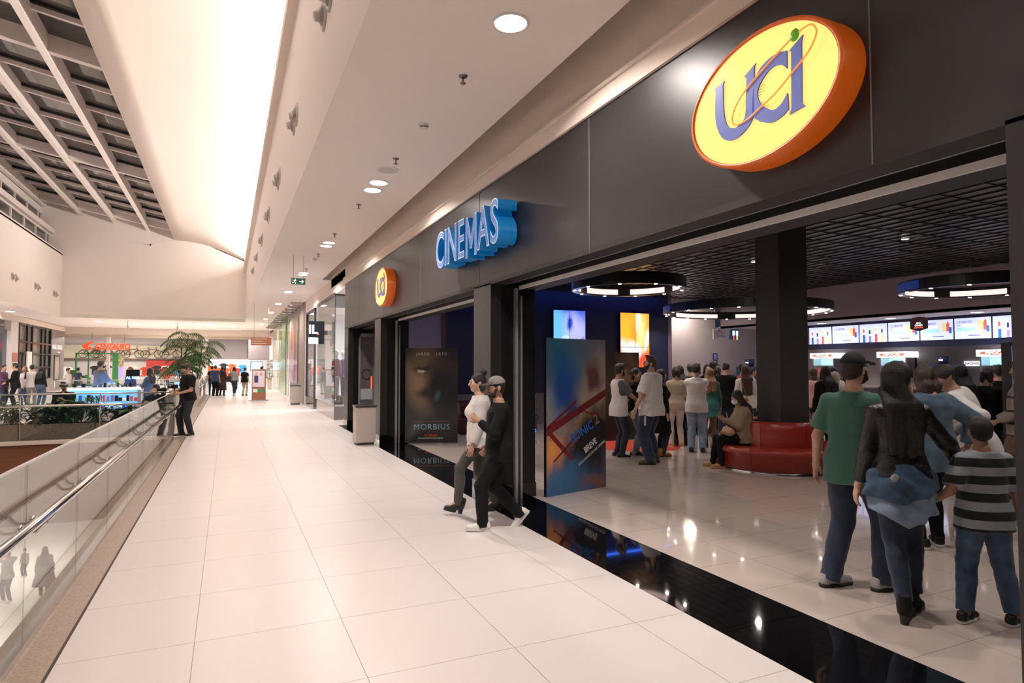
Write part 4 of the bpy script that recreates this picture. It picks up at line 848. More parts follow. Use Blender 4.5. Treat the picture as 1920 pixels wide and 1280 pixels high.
b = MB(); [b.prism(q, (0, -.001, 0), d=(0, -.002, 0)) for q in ([(.003, .78), (W - .003, 1.27), (W - .003, 1.37), (.003, .89)], [(.04, .79), (.1, .82), (.50, .46), (.44, .43)], [(.12, .45), (.13, .43), (.62, .78), (.60, .81)], [(.003, .86), (.003, .90), (.55, 1.24), (.56, 1.21)], [(.6, 1.1), (.63, 1.1), (.95, 1.02), (.94, .99)])]; b.build('printed_girders', bm_r, o)
text('lettering', 'SONIC', .17, tw('print_blue', (.02, .14, .5)), o, (.66, -.006, .80), (PI / 2, -.42, 0), off=.004, ext=.001, sx=.9); text('lettering', '2', .2, tw('print_rust', (.3, .12, .08)), o, (.94, -.006, .95), (PI / 2, -.42, 0), off=.004, ext=.001)
text('lettering', 'BREVE', .115, tw('print_white', (.7, .68, .68)), o, (.82, -.006, .60), (PI / 2, -.5, 0), off=.003, ext=.001, sx=.85); text('lettering', 'EXCLUSIVAMENTE NOS CINEMAS', .05, MATS['print_white'], o, (.85, -.006, .50), (PI / 2, -.5, 0), off=0, ext=.001, sx=.8)
m2 = blob_mat('poster_dark_print', [(.012, .011, .012), (.03, .03, .032), (.022, .019, .019), (.045, .035, .03), (.02, .018, .018)],
    [(.38, .66, .26, .25, -.1, (.30, .20, .11), .7), (.46, .80, .3, .07, 0, (.14, .09, .06), .8), (.66, .56, .26, .3, .1, (.018, .02, .024), .45), (.4, .52, .16, .05, 0, (.03, .02, .016), .6), (.33, .775, .17, .022, .05, (.03, .02, .015), .5), (.31, .755, .07, .014, 0, (.62, .62, .6), .4), (.62, .5, .05, .035, .4, (.08, .16, .22), .8), (.15, .12, .16, .05, .6, (.06, .07, .075), .8)], .05, 5, size=(1.13, 2.07))
o = board('standing_poster', 'dark film poster board with a half-lit face, standing between the two far pillars', 'poster', (3.53, 13.36), (4.6, 12.97), .02, 2.08, m2, blk)
text('lettering', 'JARED   LETO', .085, MATS['print_white'], o, (.57, -.006, 1.93), off=.001, ext=.001, space=1.7, sx=.8); text('lettering', 'MORBIUS', .17, tw('print_steel', (.25, .38, .46)), o, (.58, -.006, .34), off=0, ext=.001, space=1.15); text('lettering', 'EM BREVE', .062, tw('print_red_l', (.75, .04, .02)), o, (.56, -.006, .16), off=0, ext=.001); text('lettering', 'EXCLUSIVAMENTE NOS CINEMAS', .036, MATS['print_white'], o, (.56, -.006, .10), off=0, ext=.001)
text('lettering', 'A CHEGADA DE UMA NOVA LENDA DA MARVEL', .034, tw('print_brown_l', (.4, .12, .07)), o, (.56, -.006, .46), off=0, ext=.001, space=1.1)
m3 = blob_mat('poster_brown_print', [(.006, .005, .005), (.02, .014, .01), (.045, .028, .017), (.03, .02, .014), (.02, .014, .011)], [(.62, .72, .2, .2, -.1, (.13, .08, .045), .7), (.60, .86, .22, .05, -.4, (.06, .035, .02), .6), (.7, .66, .05, .02, 0, (.02, .012, .008), .5)], .06, 4, size=(1.15, 2))
board('standing_poster', 'dark brown film poster board standing behind the couple, below the orange screen', 'poster', (7.66, 12.0), (8.68, 11.95), 0, 2.0, m3, blk)
b = MB(); b.lathe([(.9, .004), (.88, .012), (0, .012)], n=48); o = tag(b.build('round_rug', mat('red_carpet', (.42, .03, .012), .85, bump=.3, bscale=200)), 'round red mat on the lobby floor behind the couple', 'rug'); o.location = (7.9, 11.0, 0)
# video screens on the navy wall
m4 = blob_mat('screen_blue_picture', [(.35, .45, .95), (.45, .5, 1), (.35, .4, .95), (.03, .10, .6)], [(.55, .55, .38, .35, 0, (.48, .5, 1), .3), (.1, .7, .25, .35, .3, (.15, .55, 1), .6), (.5, .75, .09, .12, 0, (.02, .05, .5), .4), (.35, .42, .14, .1, .3, (.7, .95, 1), .4), (.8, .4, .16, .03, .7, (.03, .06, .5), .4), (.7, .3, .14, .025, .6, (.03, .06, .5), .4), (.9, .3, .1, .05, .7, (.05, .1, .6), .4)], .05, 4, emis=1.0, size=(1.1, 1.75))
m5 = blob_mat('screen_orange_picture', [(.9, .1, .02), (.95, .3, .05), (1, .5, .05), (1, .42, .02)], [(.5, .5, .28, .3, 0, (.95, .35, .02), .5), (.25, .36, .3, .13, -.2, (.8, .85, .9), .4), (.2, .62, .16, .2, .3, (1, .5, .03), .5), (.72, .62, .12, .3, -.3, (1, .8, .3), .6), (.5, .25, .22, .14, 0, (.8, .85, .9), .5), (.62, .85, .1, .2, 0, (1, .9, .6), .5), (.9, .45, .05, .2, -.3, (.4, .8, .9), .5), (.8, .15, .25, .08, .3, (.85, .05, .02), .6), (.15, .12, .2, .06, -.4, (.7, .05, .05), .5)], .06, 4, emis=1.0, size=(1.08, 1.75))
for x0, m_, lb in ((8.73, m4, 'glowing blue video screen of joined panels on the navy wall'), (11.08, m5, 'glowing orange video screen of joined panels on the navy wall')):
    o = board('video_screen', lb, 'screen', (x0, 16.2), (x0 + 1.08, 16.2), 1.65, 3.34, m_, blk, th=.09); b = MB(); b.box(.535, .545, -.004, 0, 0, 1.69); b.box(0, 1.08, -.004, 0, .62, .632); b.build('panel_joints', mat('joint_blue', (.02, .12, .3), .4), o)
    area('screen_glow', (x0 + .54, 16.05, 2.5), 1.0, 7, (.25, .45, 1) if m_ is m4 else (1, .5, .2), (-PI / 2, 0, 0), sy=1.6)
# ------------------------------------------------------------ benches
leather = mat('red_leather', (.34, .028, .018), .28, bump=.12, bscale=90, coat=.35); kick = mat('kick_steel', (.5, .48, .5), .15, 1.)
def round_bench(x, y, r, label, m, led):
    o = E('round_bench', label, 'bench', (x, y, 0)); n = 6
    for i in range(n):
        a0 = 2 * PI * i / n + .004 + .35; a1 = 2 * PI * (i + 1) / n - .004 + .35
        b = MB(); b.lathe([(r - .5, .05), (r - .045, .05), (r - .045, .285), (r, .30), (r + .008, .34), (r - .01, .375), (r - .05, .39), (r - .5, .385)], n=14, a0=a0, a1=a1); b.build('seat_section', m, o)
        b = MB(); b.lathe([(r - .40, .385), (r - .385, .66), (r - .40, .755), (r - .44, .785), (r - .52, .785), (r - .56, .75)], n=14, a0=a0, a1=a1); b.build('backrest_section', m, o)
    b = MB(); b.lathe([(r - .06, 0), (r - .06, .052), (r - .1, .055)], n=60); b.build('kick_plate', kick, o)
    b = MB(); b.lathe([(r - .055, .012), (r - .053, .04)], n=16, a0=-1.3, a1=-.75); b.build('blue_light_strip', mat('led_blue', (.02, .1, .9), .4, emis=(.02, .15, 1), es=led), o)
    return o
round_bench(8.5, 7.8, 1.07, 'round dark red leather bench wrapped around the square black column', leather, 3)
dl = mat('plum_leather', (.05, .008, .015), .3)
round_bench(5.6, 15.1, .75, 'dark plum round bench deep in the lobby, right of the dark poster', dl, 1.5); round_bench(7.0, 15.1, .6, 'dark plum round bench deep in the lobby behind the blue and red poster', dl, 3)
# ------------------------------------------------------------ snack bar
counter = E('snack_counter', 'long snack bar counter behind the crowd', 'counter', (16.9, 0, 0)); b = MB(); b.box(0, .5, 1, 15.4, 0, 1.05); b.build('body', mat('counter_front', (.05, .05, .08), .4), counter); b = MB(); b.box(-.05, .55, .95, 15.45, 1.05, 1.1); b.build('worktop', mat('counter_top', (.3, .28, .28), .2), counter)
scrm = mat('menu_white_screen', (.5, .55, .8), .3, emis=(.56, .64, 1), es=1.0); fr = mat('screen_frame_navy', (.006, .012, .06), .3)
ink = dict(p=tw('menu_purple', (.35, .25, .6), .6), g=tw('menu_green', (.25, .75, .55), .7), y=tw('menu_yellow', (.9, .65, .25), .8), r=tw('menu_red', (.8, .1, .08), .7), b=tw('menu_blue', (.03, .12, .6), .7), w=tw('menu_white', (.9, .92, 1), .9), k=tw('menu_navy', (.02, .04, .3), .5))
edges = [15.24, 14.34, 13.37, 12.43, 11.47, 10.54, 9.6, 8.65]; kinds = 'htht' + 'tth'; places = ['first menu screen from the left, showing raised phones', 'second menu screen from the left, popcorn picture and green ONLINE', 'third menu screen from the left, showing raised phones', 'fourth menu screen, its corner behind the dark hanging sign', 'fifth menu screen, just right of the dark hanging sign', 'sixth menu screen from the left, popcorn picture and green ONLINE', 'last menu screen at the right, showing raised phones']
for i, k in enumerate(kinds):
    y0, y1 = edges[i], edges[i + 1]; w_ = y0 - y1; o = E('menu_screen', places[i], 'screen', (18.14, (y0 + y1) / 2, 2.42), -PI / 2, 'menu screens over the snack counter') ; h_ = .56
    b = MB(); b.box(-w_ / 2, w_ / 2, 0, .05, -.02, h_ + .02); b.build('housing', fr, o); b = MB(); b.box(-w_ / 2 + .02, w_ / 2 - .02, -.006, 0, .0, h_); b.build('display', scrm, o)
    if k == 't':
        text('lettering', 'COMPRE', .10, ink['p'], o, (-.2, -.01, .45), off=.002, ext=.001); text('lettering', 'SUA', .05, ink['k'], o, (-.34, -.01, .36), ext=.001); text('lettering', 'PIPOCA', .085, ink['w'], o, (-.12, -.01, .36), off=.002, ext=.001); text('lettering', 'ONLINE', .13, ink['g'], o, (-.15, -.01, .25), off=.003, ext=.001)
        b = MB(); b.box(.15, .26, -.012, -.008, .22, .48); b.build('picture_popcorn', ink['y'], o); b = MB(); b.box(.27, .35, -.012, -.008, .22, .42); b.prism([(.27, .42), (.35, .42), (.32, .52)], (0, -.012, 0), d=(0, .004, 0)); b.build('picture_red_box', ink['r'], o); b = MB(); b.box(.34, .41, -.015, -.012, .17, .34); b.build('picture_blue_cup', ink['b'], o); b = MB(); b.box(-.1, .2, -.012, -.008, .08, .1); b.build('web_line', ink['k'], o)
    else:
        for q, (cx, cz, c1, c2) in enumerate(((-.3, .36, 'r', 'b'), (-.1, .32, 'k', 'p'), (.1, .38, 'y', 'r'), (.3, .34, 'b', 'y'))):
            b = MB(); b.box(cx - .035, cx + .04, -.012, -.008, 0.0, cz - .13); b.build('picture_sleeve', ink[c2], o); b = MB(); b.box(cx - .05, cx + .045, -.013, -.009, cz - .11, cz + .1); b.build('picture_phone', ink['w'], o); b = MB(); b.box(cx - .03, cx + .025, -.016, -.013, cz - .07, cz + .06); b.build('picture_phone_app', ink[c1], o)
redm = mat('popcorn_sign_red', (.8, .1, .05), .4, emis=(.9, .13, .07), es=.9); wht = mat('lit_white', (.9, .9, .9), .5, emis=(.9, .92, 1), es=1.2); cyan = mat('lit_cyan', (.4, .8, .9), .5, emis=(.4, .75, .95), es=1.3)
for y, lb in ((14.85, 'red and white popcorn machine farthest left behind the counter, PIPOCAS sign'), (12.42, 'red and white popcorn machine above the black-haired woman, PIPOCAS sign'), (9.6, 'popcorn machine at the right with red packets behind glass, PIPOCAS sign')):
    o = E('popcorn_machine', lb, 'popcorn machine', (18.3, y, 0), -PI / 2); b = MB(); b.box(-.42, .42, .02, .5, 0, 1.15); b.box(-.42, .42, .42, .5, 1.15, 1.97); b.box(-.42, -.38, .02, .5, 1.15, 1.97); b.box(.38, .42, .02, .5, 1.15, 1.97); b.build('cabinet', steel, o)
    b = MB(); b.box(-.48, .48, -.02, .5, 1.94, 2.12); b.build('light_box', wht, o); b = MB(); b.prism([(.4 * math.cos(t) * (1 if abs(math.cos(t)) < .8 else 1) + 0, 2.03 + .06 * math.sin(t)) for t in [2 * PI * i / 24 for i in range(24)]], (0, -.024, 0), d=(0, .003, 0)); b.build('red_badge', redm, o)
    text('lettering', 'PIPOCAS', .13, tw('sign_ink_white', (.95, .93, .9), 1.2), o, (0, -.03, 2.03), off=.004, ext=.001); b = MB(); b.box(-.37, .37, .38, .4, 1.7, 1.92); b.build('lit_back', cyan, o); b = MB(); b.box(-.38, .38, .03, .035, 1.16, 1.92); b.build('glass_door', cg, o)
    for q in range(4):
        b = MB(); b.prism([(-.33 + q * .17, 1.3), (-.2 + q * .17, 1.3), (-.19 + q * .17, 1.6), (-.34 + q * .17, 1.6)], (0, .2, 0), d=(0, .1, 0)); b.build('popcorn_packet', mat('packet_red', (.7, .06, .08), .4, emis=(.8, .1, .12), es=.5), o)
def bucket(x, y, z, r, h_, label):
    o = E('popcorn_bucket', label, 'bucket', (x, y, z)); b = MB(); b.lathe([(0, 0), (r * .75, 0), (r, h_), (r * .96, h_), (r * .72, .01)], n=24); b.build('cup', mat('navy_bucket', (.012, .022, .11), .4), o); b = MB(); b.lathe([(r * .9, h_ * .42), (r * .93, h_ * .62)], n=10, a0=PI * .85, a1=PI * 1.15); b.build('badge', ink['w'], o); return o
sh_ = E('bucket_shelf', 'dark shelf holding navy popcorn boxes on the back counter', 'shelf', (18.55, 11.06, 0)); b = MB(); b.box(-.15, .2, -.6, .5, 0, 1.4); b.box(-.15, .2, -.45, .35, 1.4, 1.74); b.build('body', mat('navy_box', (.03, .05, .13), .4), sh_)
bucket(18.5, 11.06, 1.74, .14, .22, 'navy popcorn bucket on the back shelf behind the staff, right of the middle popcorn machine'); 
s3 = E('bucket_shelf', 'dark pedestal carrying a navy bucket beside the white back wall, left of the column', 'shelf', (17.0, 16.9, 0)); b = MB(); b.box(-.15, .5, -.4, .4, 0, 1.66); b.build('body', MATS['navy_box'], s3); bucket(17.0, 16.8, 1.66, .17, .26, 'navy popcorn bucket just left of the square column, on a dark pedestal')
o = E('wall_sign', 'white sign reading NACHOS on the wall behind the counter', 'sign', (18.88, 10.52, 1.69), -PI / 2); b = MB(); b.box(-.2, .2, -.01, .01, 0, .13); b.build('panel', wht, o); text('lettering', 'NACHOS', .085, tw('sign_plum', (.12, .02, .06)), o, (0, -.014, .065), ext=.001, off=.003)
b = MB(); b.prism([(-.24, .05), (-.24, .3), (-.16, .36), (0, .38), (.16, .36), (.24, .3), (.24, .05), (0, -.02)], (0, 0, 0), d=(0, .03, 0)); o = E('hanging_sign', 'dark eight-sided sign hanging in front of the menu screens', 'sign', (17.4, 11.03, 2.67), -PI / 2); b.build('panel', mat('dark_red_print', (.05, .012, .012), .4, var=.6, vscale=8), o)
for t, s_, z in (('MEGA', .05, .2), ('COMBO', .06, .14), ('ESPECIAL', .06, .08)): text('lettering', t, s_, ink['w'] if z > .1 else redm, o, (0, -.004, z), ext=.001, off=.002)
b = MB(); b.tube([(-.15, .015, .36), (-.15, .015, .40)], .004, 5); b.tube([(.15, .015, .36), (.15, .015, .40)], .004, 5); b.build('hangers', met, o)
o = E('hanging_sign', 'white and blue online ticket sign hanging before the pale back wall', 'sign', (15.51, 17.0, 2.62)); b = MB(); b.box(0, .72, -.01, .01, 0, .37); b.build('white_panel', mat('sign_cream', (.62, .58, .56), .5), o); b = MB(); b.prism([(.72, 0), (1.2, 0), (1.2, .38), (.80, .38)], (0, -.012, 0), d=(0, .02, 0)); b.build('blue_panel', mat('sign_teal', (.01, .16, .32), .5), o)
text('lettering', 'FILA', .09, ink['k'], o, (.3, -.014, .3), ext=.001, off=.002); text('lettering', 'EXCLUSIVA', .075, tw('sign_orange', (.6, .3, .15)), o, (.33, -.014, .22), ext=.001, off=.001); text('lettering', 'PARA INGRESSOS\nCOMPRADOS ONLINE', .045, ink['k'], o, (.34, -.014, .12), ext=.001)
for cx in (.88, 1.04):
    b = MB(); b.box(cx, cx + .1, -.02, -.014, .15, .32); b.build('picture_phone', ink['w'], o); b = MB(); b.box(cx + .02, cx + .09, -.018, -.014, .0, .15); b.build('picture_sleeve', ink['r'] if cx < 1 else ink['y'], o)
b = MB(); b.tube([(.1, 0, .37), (.1, 0, 1.5)], .004, 5); b.tube([(1.1, 0, .37), (1.1, 0, 1.5)], .004, 5); b.build('hangers', met, o)
o = E('wall_notice', 'small blue notice on the pale back wall above the crowd', 'notice', (16.3, 17.78, 1.88)); b = MB(); b.box(-.1, .1, -.01, .01, 0, .27); b.build('panel', mat('notice_blue', (.02, .05, .16), .5), o); b = MB(); [b.box(-.06, .06, -.013, -.01, .05 + .05 * i, .07 + .05 * i) for i in range(4)]; b.build('print_lines', ink['p'], o)
o = E('ticket_totem', 'upright ticket machine with glowing pale blue screen at the right edge', 'ticket machine', (9.9, 5.0, 0)); b = MB(); b.box(-.03, .5, 0, .12, 0, 2.02); b.build('body', blk, o); b = MB(); b.box(.0, .47, -.008, 0, 1.38, 1.97); b.build('screen', mat('pale_blue_screen', (.4, .55, .9), .3, emis=(.35, .5, 1), es=1.2), o); b = MB(); b.box(0, .47, -.008, 0, .12, .5); b.build('blue_reflection_panel', mat('blue_reflection_glow', (.05, .3, .9), .3, emis=(.05, .35, 1), es=1.6), o)  # lower glowing panel is a blue reflection painted in as emission
# ------------------------------------------------------------ bins, stand, signs in the walkway
def bin_(x, y, label, lit=0):
    o = E('litter_bin', label, 'trash bin', (x, y, 0)); b = MB(); b.box(-.21, .21, -.19, .19, .05, .80); b.build('body', mat('bin_beige', (.52, .46, .41), .6, bump=.05), o, bevel=.008)
    b = MB(); b.box(-.225, .225, -.205, .205, .80, .845); b.build('lid_rim', mat('bin_lid_grey', (.10, .095, .09), .35, .6), o, bevel=.006); b = MB(); b.box(-.16, .16, -.14, .14, .845, .85); b.build('opening', blk, o); b = MB(); b.box(-.18, .18, -.165, .165, .0, .05); b.build('plinth', mat('bin_plinth', (.04, .04, .04), .5), o); return o
bin_(2.72, 13.7, 'beige square litter bin with grey rim beside the cinema doorway'); bin_(2.72, 28.9, 'beige square litter bin farther along, against the grey wall past the shop window')
o = E('advert_stand', 'upright brown and white advertising stand in the middle of the distant walkway', 'advertising stand', (1.38, 32.3, 0), -.25)
b = MB(); b.box(-.42, .42, -.18, .18, 0, .06); b.build('foot', steel, o); b = MB(); b.box(-.31, .31, -.05, .05, .06, 1.52); b.build('frame', mat('stand_brown', (.33, .14, .08), .5), o)
b = MB(); b.box(-.27, .27, -.06, -.05, .68, 1.45); b.build('poster_panel', mat('poster_pale', (.75, .66, .72), .5), o); b = MB(); b.ball((-.1, -.06, 1.3), (.06, .01, .07), 10); b.ball((.1, -.06, 1.29), (.06, .01, .07), 10); b.build('picture_faces', mat('print_skin', (.6, .38, .28), .6), o); b = MB(); b.box(-.2, -.02, -.066, -.06, .88, 1.22); b.build('picture_dark_suit', mat('print_plum', (.06, .04, .12), .6), o)
b = MB(); b.box(-.25, -.05, -.06, -.05, .42, .58); b.build('white_card', mat('card_white', (.8, .8, .78), .5), o); b = MB(); b.box(-.05, .1, -.06, -.05, .42, .58); b.box(.14, .26, -.06, -.05, .42, .58); b.build('green_card', mat('card_green', (.05, .3, .12), .5), o)
def hang_sign(x, y, z, w_, h_, m, label):
    o = E('direction_sign', label, 'hanging sign', (x, y, z)); b = MB(); b.box(-w_ / 2, w_ / 2, -.03, .03, 0, h_); b.build('panel', m, o); b = MB()
    for i in range(3): b.box(-w_ / 2 + .12, w_ / 2 - .2 - .15 * (i % 2), -.035, -.03, h_ * (.2 + .28 * i), h_ * (.28 + .28 * i)); b.box(-w_ / 2 + .04, -w_ / 2 + .09, -.035, -.03, h_ * (.18 + .28 * i), h_ * (.30 + .28 * i))
    b.build('text_lines', mat('sign_line_white', (.8, .75, .7), .5), o); b = MB(); b.tube([(-w_ * .35, 0, h_), (-w_ * .35, 0, 4.5 - z)], .006, 5); b.tube([(w_ * .35, 0, h_), (w_ * .35, 0, 4.5 - z)], .006, 5); b.build('cables', met, o)
hang_sign(1.35, 30, 2.6, .86, .35, mat('sign_orange_brown', (.55, .20, .09), .5), 'orange direction sign hanging over the walkway in the distance'); hang_sign(-2.5, 44.5, 2.82, 1.35, .38, mat('sign_rust', (.28, .11, .07), .5), 'rust brown direction sign hanging in front of the palms')
for x in (-5.6, -2.9): o = E('pendant_fixture', ('left' if x < -4 else 'right') + ' small white pendant hanging under the cream ceiling beyond the end wall', 'hanging fixture', (x * 1.0, 44.5, 4.45), 0, 'pendants beyond the end wall'); b = MB(); b.tube([(0, 0, 0), (0, 0, -.3)], .012, 6); b.build('cord', met, o); b = MB(); b.tube([(0, 0, -.3), (0, 0, -.62)], .05, 10); b.build('body', trimm, o)
b = MB(); b.lathe([(0, 0), (.19, 0), (.22, .8), (.2, .8), (.19, .76), (0, .76)], n=4, a0=PI / 4, a1=2.25 * PI, smooth=False); o = E('potted_tree', 'potted small tree in a tall cream planter at the right end of the walkway', 'plant', (2.72, 47.4, 0)); b.build('pot', mat('pot_cream', (.55, .48, .38), .6), o)
lf = MB()
for k in range(170): a = random.uniform(0, 2 * PI); z = random.uniform(.8, 2.1); r = .3 * (1 - (z - .8) / 1.8); leaf(lf, (r * .4 * math.cos(a), r * .4 * math.sin(a), z), (math.cos(a), math.sin(a), .6), .22, .05, 1, random.choice((0, 1)), 3)
lf.build('foliage', [leafm[0], leafm[3]], o); b = MB(); b.tube([(0, 0, .7), (.03, 0, 2)], .02, 6); b.build('trunk', mat('bark', (.12, .08, .05), .8), o)
# ------------------------------------------------------------ shop beside the cinema: display window, mannequins, blade sign
o = E('shop_display_window', 'tall glass shop display on a dark plinth just past the cinema', 'shop window', (3.05, 20.1, 0)); b = MB(); b.box(0, .95, 0, 4.2, 0, .42); b.build('plinth', mat('plinth_mirror', (.25, .23, .22), .1, .7), o); b = MB(); b.box(0.02, .93, .02, 4.18, .42, .46); b.build('platform', shopw, o)
b = MB(); b.box(0, .012, 0, 4.2, .46, 3.9); b.box(0, .95, 0, .012, .46, 3.9); b.build('glass_panes', cg, o); b = MB(); b.box(-.02, .97, -.02, 4.22, 3.9, 4.0); b.box(-.01, .01, -.01, .01, .42, 3.9); b.build('dark_frame', mat('frame_dark', (.05, .045, .045), .4), o)
o = E('shop_display_window', 'second shop pane beyond the shop door, with dark frame and red lettering', 'shop window', (3.05, 25.3, 0)); b = MB(); b.box(0, .4, 0, 2.8, 0, .4); b.build('plinth', MATS['plinth_mirror'], o); b = MB(); b.box(.05, .06, .05, 2.75, .4, 3.9); b.build('glass_panes', cg, o); b = MB(); b.box(0, .08, 0, .06, .4, 3.95); b.box(0, .08, 2.74, 2.8, .4, 3.95); b.box(0, .08, 0, 2.8, 3.88, 3.95); b.build('dark_frame', MATS['frame_dark'], o)
b = MB(); [b.prism([(.12 * math.cos(t) , 2.6 - i * .42 + .14 * math.sin(t)) for t in [2 * PI * j / 16 for j in range(16)]], (.045, 1.4, 0), (0, -1, 0), (0, 0, 1), (-.004, 0, 0)) for i in range(5)]; b.build('round_decals', mat('decal_pink', (.55, .15, .16), .5), o)
o = E('blade_sign', 'square dark blade sign with lit white front on the shop past the cinema', 'sign', (2.42, 21.5, 2.42)); b = MB(); b.box(0, .5, 0, .22, 0, .75); b.build('box', mat('blade_navy', (.012, .016, .03), .4), o); b = MB(); b.box(.0, .3, -.01, 0, .0, .2); b.build('lit_panel', wht, o); text('lettering', 'IL', .4, wht, o, (.14, -.012, .46), ext=.002, off=.01); b = MB(); b.ball((.3, -.01, .32), (.03, .01, .03), 8); b.build('red_dot', redm, o); b = MB(); b.box(.5, .62, .08, .14, .3, .45); b.build('wall_bracket', met, o)
def mannequin(x, y, z, rz, jm, tm_, label):
    o = E('mannequin', label, 'mannequin', (x, y, z), rz); sk_ = mat('mannequin_white', (.7, .68, .68), .4)
    sdf_mesh('body', [rc((0, 0, 1.45), (0, 0, 1.6), .05, .05), el((0, .01, 1.68), (.075, .09, .11)), rc((-.09, 0, .9), (-.1, 0, .08), .08, .04), rc((.09, 0, .9), (.1, 0, .08), .08, .04), rc((-.2, 0, 1.38), (-.26, .02, .85), .045, .03), rc((.2, 0, 1.38), (.26, .02, .85), .045, .03), rc((0, 0, .9), (0, 0, 1.35), .14, .12)], .02, sk_, o)
    sdf_mesh('jacket', [rc((0, 0, .95), (0, 0, 1.3), .19, .17, .04), rc((-.16, 0, 1.38), (.16, 0, 1.38), .085, .085, .05), rc((-.2, 0, 1.38), (-.26, .02, .92), .075, .06, .04), rc((.2, 0, 1.38), (.26, .02, .92), .075, .06, .04)], .02, jm, o, wr=.006)
    sdf_mesh('trousers', [rc((-.09, 0, .9), (-.1, 0, .12), .105, .06), rc((.09, 0, .9), (.1, 0, .12), .105, .06)], .02, tm_, o); b = MB(); b.lathe([(0, 0), (.18, 0), (.18, .02), (0, .03)], n=20); b.build('stand', steel, o); return o
pj = mat('purple_fabric', (.09, .04, .25), .7); mj = mat('maroon_fabric', (.16, .03, .06), .7); gj = mat('grey_fabric', (.2, .18, .2), .8); bj = mat('navy_fabric', (.02, .03, .08), .8)
mannequin(3.7, 20.9, .46, PI / 2, pj, bj, 'mannequin in a purple jacket in the shop window nearest the cinema'); mannequin(3.5, 22.6, .46, PI / 2, mj, gj, 'mannequin in a maroon jacket in the shop window'); mannequin(3.9, 23.6, .46, PI / 2, pj, bj, 'mannequin in purple, farther inside the shop window')
for i in range(5):
    o = E('ankle_boot', 'dark or tan ankle boot displayed on the floor of the shop window', 'boot', (3.25 + .14 * (i % 2), 20.3 + i * .34, .46), PI / 2 + .3 * i, 'boots in the shop window'); sdf_mesh('upper', [rc((0, -.05, .06), (0, .12, .05), .04, .035), rc((0, -.05, .06), (0, -.05, .25), .042, .05, .03, 1), half((0, 0, .02), (0, 0, -1))], .012, mat('boot_tan', (.3, .13, .05), .5) if i % 2 else blk, o); b = MB(); b.box(-.035, .035, -.09, .15, 0, .025); b.build('sole', blk, o)
b = MB(); b.bar((5.2, 19, 3.2), (5.2, 27, 3.2), .06); tag(b.build('track_light_bar', met), 'dark track light bar inside the shop past the cinema', 'track light'); 
for i in range(4):
    o = E('clothes_rack', ('rack of maroon clothes inside the shop', 'rack of white clothes inside the shop', 'rack of violet clothes inside the shop', 'rack of navy clothes deepest inside the shop')[i], 'clothes rack', (5.2 + .3 * (i % 2), 19.8 + i * 2, 0)); b = MB(); b.tube([(0, -.6, 0), (0, -.6, 1.5), (0, .6, 1.5), (0, .6, 0)], .018, 8); b.build('frame', steel, o)
    for k in range(8): b = MB(); b.box(-.22, .22, -.5 + k * .13, -.43 + k * .13, .6, 1.42); b.build('hanging_garment', (mj, shopw, pj, bj)[i], o, bevel=.02)
o = board('wall_art', 'tall colourful abstract painting panel on the grey wall past the shop', 'artwork', (3.0, 35.2), (3.0, 31.2), .85, 4.0, blob_mat('abstract_art', [(.5, .42, .48), (.25, .2, .35), (.5, .25, .15), (.55, .3, .18), (.45, .35, .3)], [(.45, .55, .1, .3, .1, (.85, .45, .05), .6), (.7, .4, .12, .4, -.1, (.12, .10, .2), .6), (.25, .6, .1, .3, 0, (.2, .12, .25), .7), (.3, .2, .2, .2, 0, (.45, .4, .5), .8)], .14, 3, size=(4, 3.2)), steel)
o = E('fire_hose_door', 'pale framed glass door with a hose reel behind it in the far cinema doorway', 'door', (3.33, 17.62, 0)); b = MB(); b.box(0, .05, 0, .05, 0, 2.6); b.box(.40, .45, 0, .05, 0, 2.6); b.box(0, .45, 0, .05, 2.5, 2.6); b.build('frame', alu, o); b = MB(); b.box(.05, .4, .02, .03, 0, 2.5); b.build('grey_pane', mat('door_grey', (.13, .12, .12), .2), o); b = MB(); b.tube([(.22 + .12 * math.cos(t), .01, 1.45 + .14 * math.sin(t)) for t in [2 * PI * j / 20 for j in range(20)]], .008, 6, closed=True); b.build('hose_reel', blk, o); b = MB(); b.box(.06, .39, .005, .015, .75, 1.05); b.build('sticker', mat('frost_sticker', (.4, .45, .45), .6), o); b = MB(); b.box(.34, .38, .0, .015, 1.05, 1.4); b.build('red_tag', redm, o)
o = E('door_leaf', 'red and white notice strip beside the framed door in the far cinema doorway', 'panel', (3.82, 17.66, 0)); b = MB(); b.box(-.03, .3, 0, .03, 0, 2.6); b.build('panel', lobwall, o)
# ------------------------------------------------------------ left shop fronts
g = E('window_grid', 'black metal window grid of the left shop front', 'window grid', (-10.6, 0, 0)); b = MB()
for y in (43, 44.6, 45.6, 47.7, 48.6, 49.85): b.box(-.06, .04, y - .08, y + .08, .9, 4.1)
for z in (.9, 1.6, 2.4, 3.05, 4.02): b.box(-.05, .03, 43, 49.9, z - .04, z + .05)
b.build('bars', blk, g)
o = E('shop_lettering', 'white lettering high on the taupe left shop front', 'sign', (-10.58, 51.6, 2.85)); text('lettering', 'PARK LOUNGE', .42, mat('letter_white', (.8, .78, .75), .5, emis=(1, .95, .9), es=.25), o, (0, 0, .08), (PI / 2, 0, PI / 2), ext=.01, off=.006, sx=.95); text('lettering', 'MANICURE', .14, MATS['letter_white'], o, (0, .4, -.25), (PI / 2, 0, PI / 2), ext=.01)
o = E('shop_side_window', 'dark framed window of the taupe left shop front, below the white lettering', 'window', (-10.59, 51.4, .7)); b = MB(); b.box(-.01, .03, -.6, .8, 0, 1.7); b.build('frame', blk, o); b = MB(); b.box(.03, .04, -.5, .6, .1, 1.6); b.build('pane', mat('pane_pale', (.45, .4, .36), .15), o)
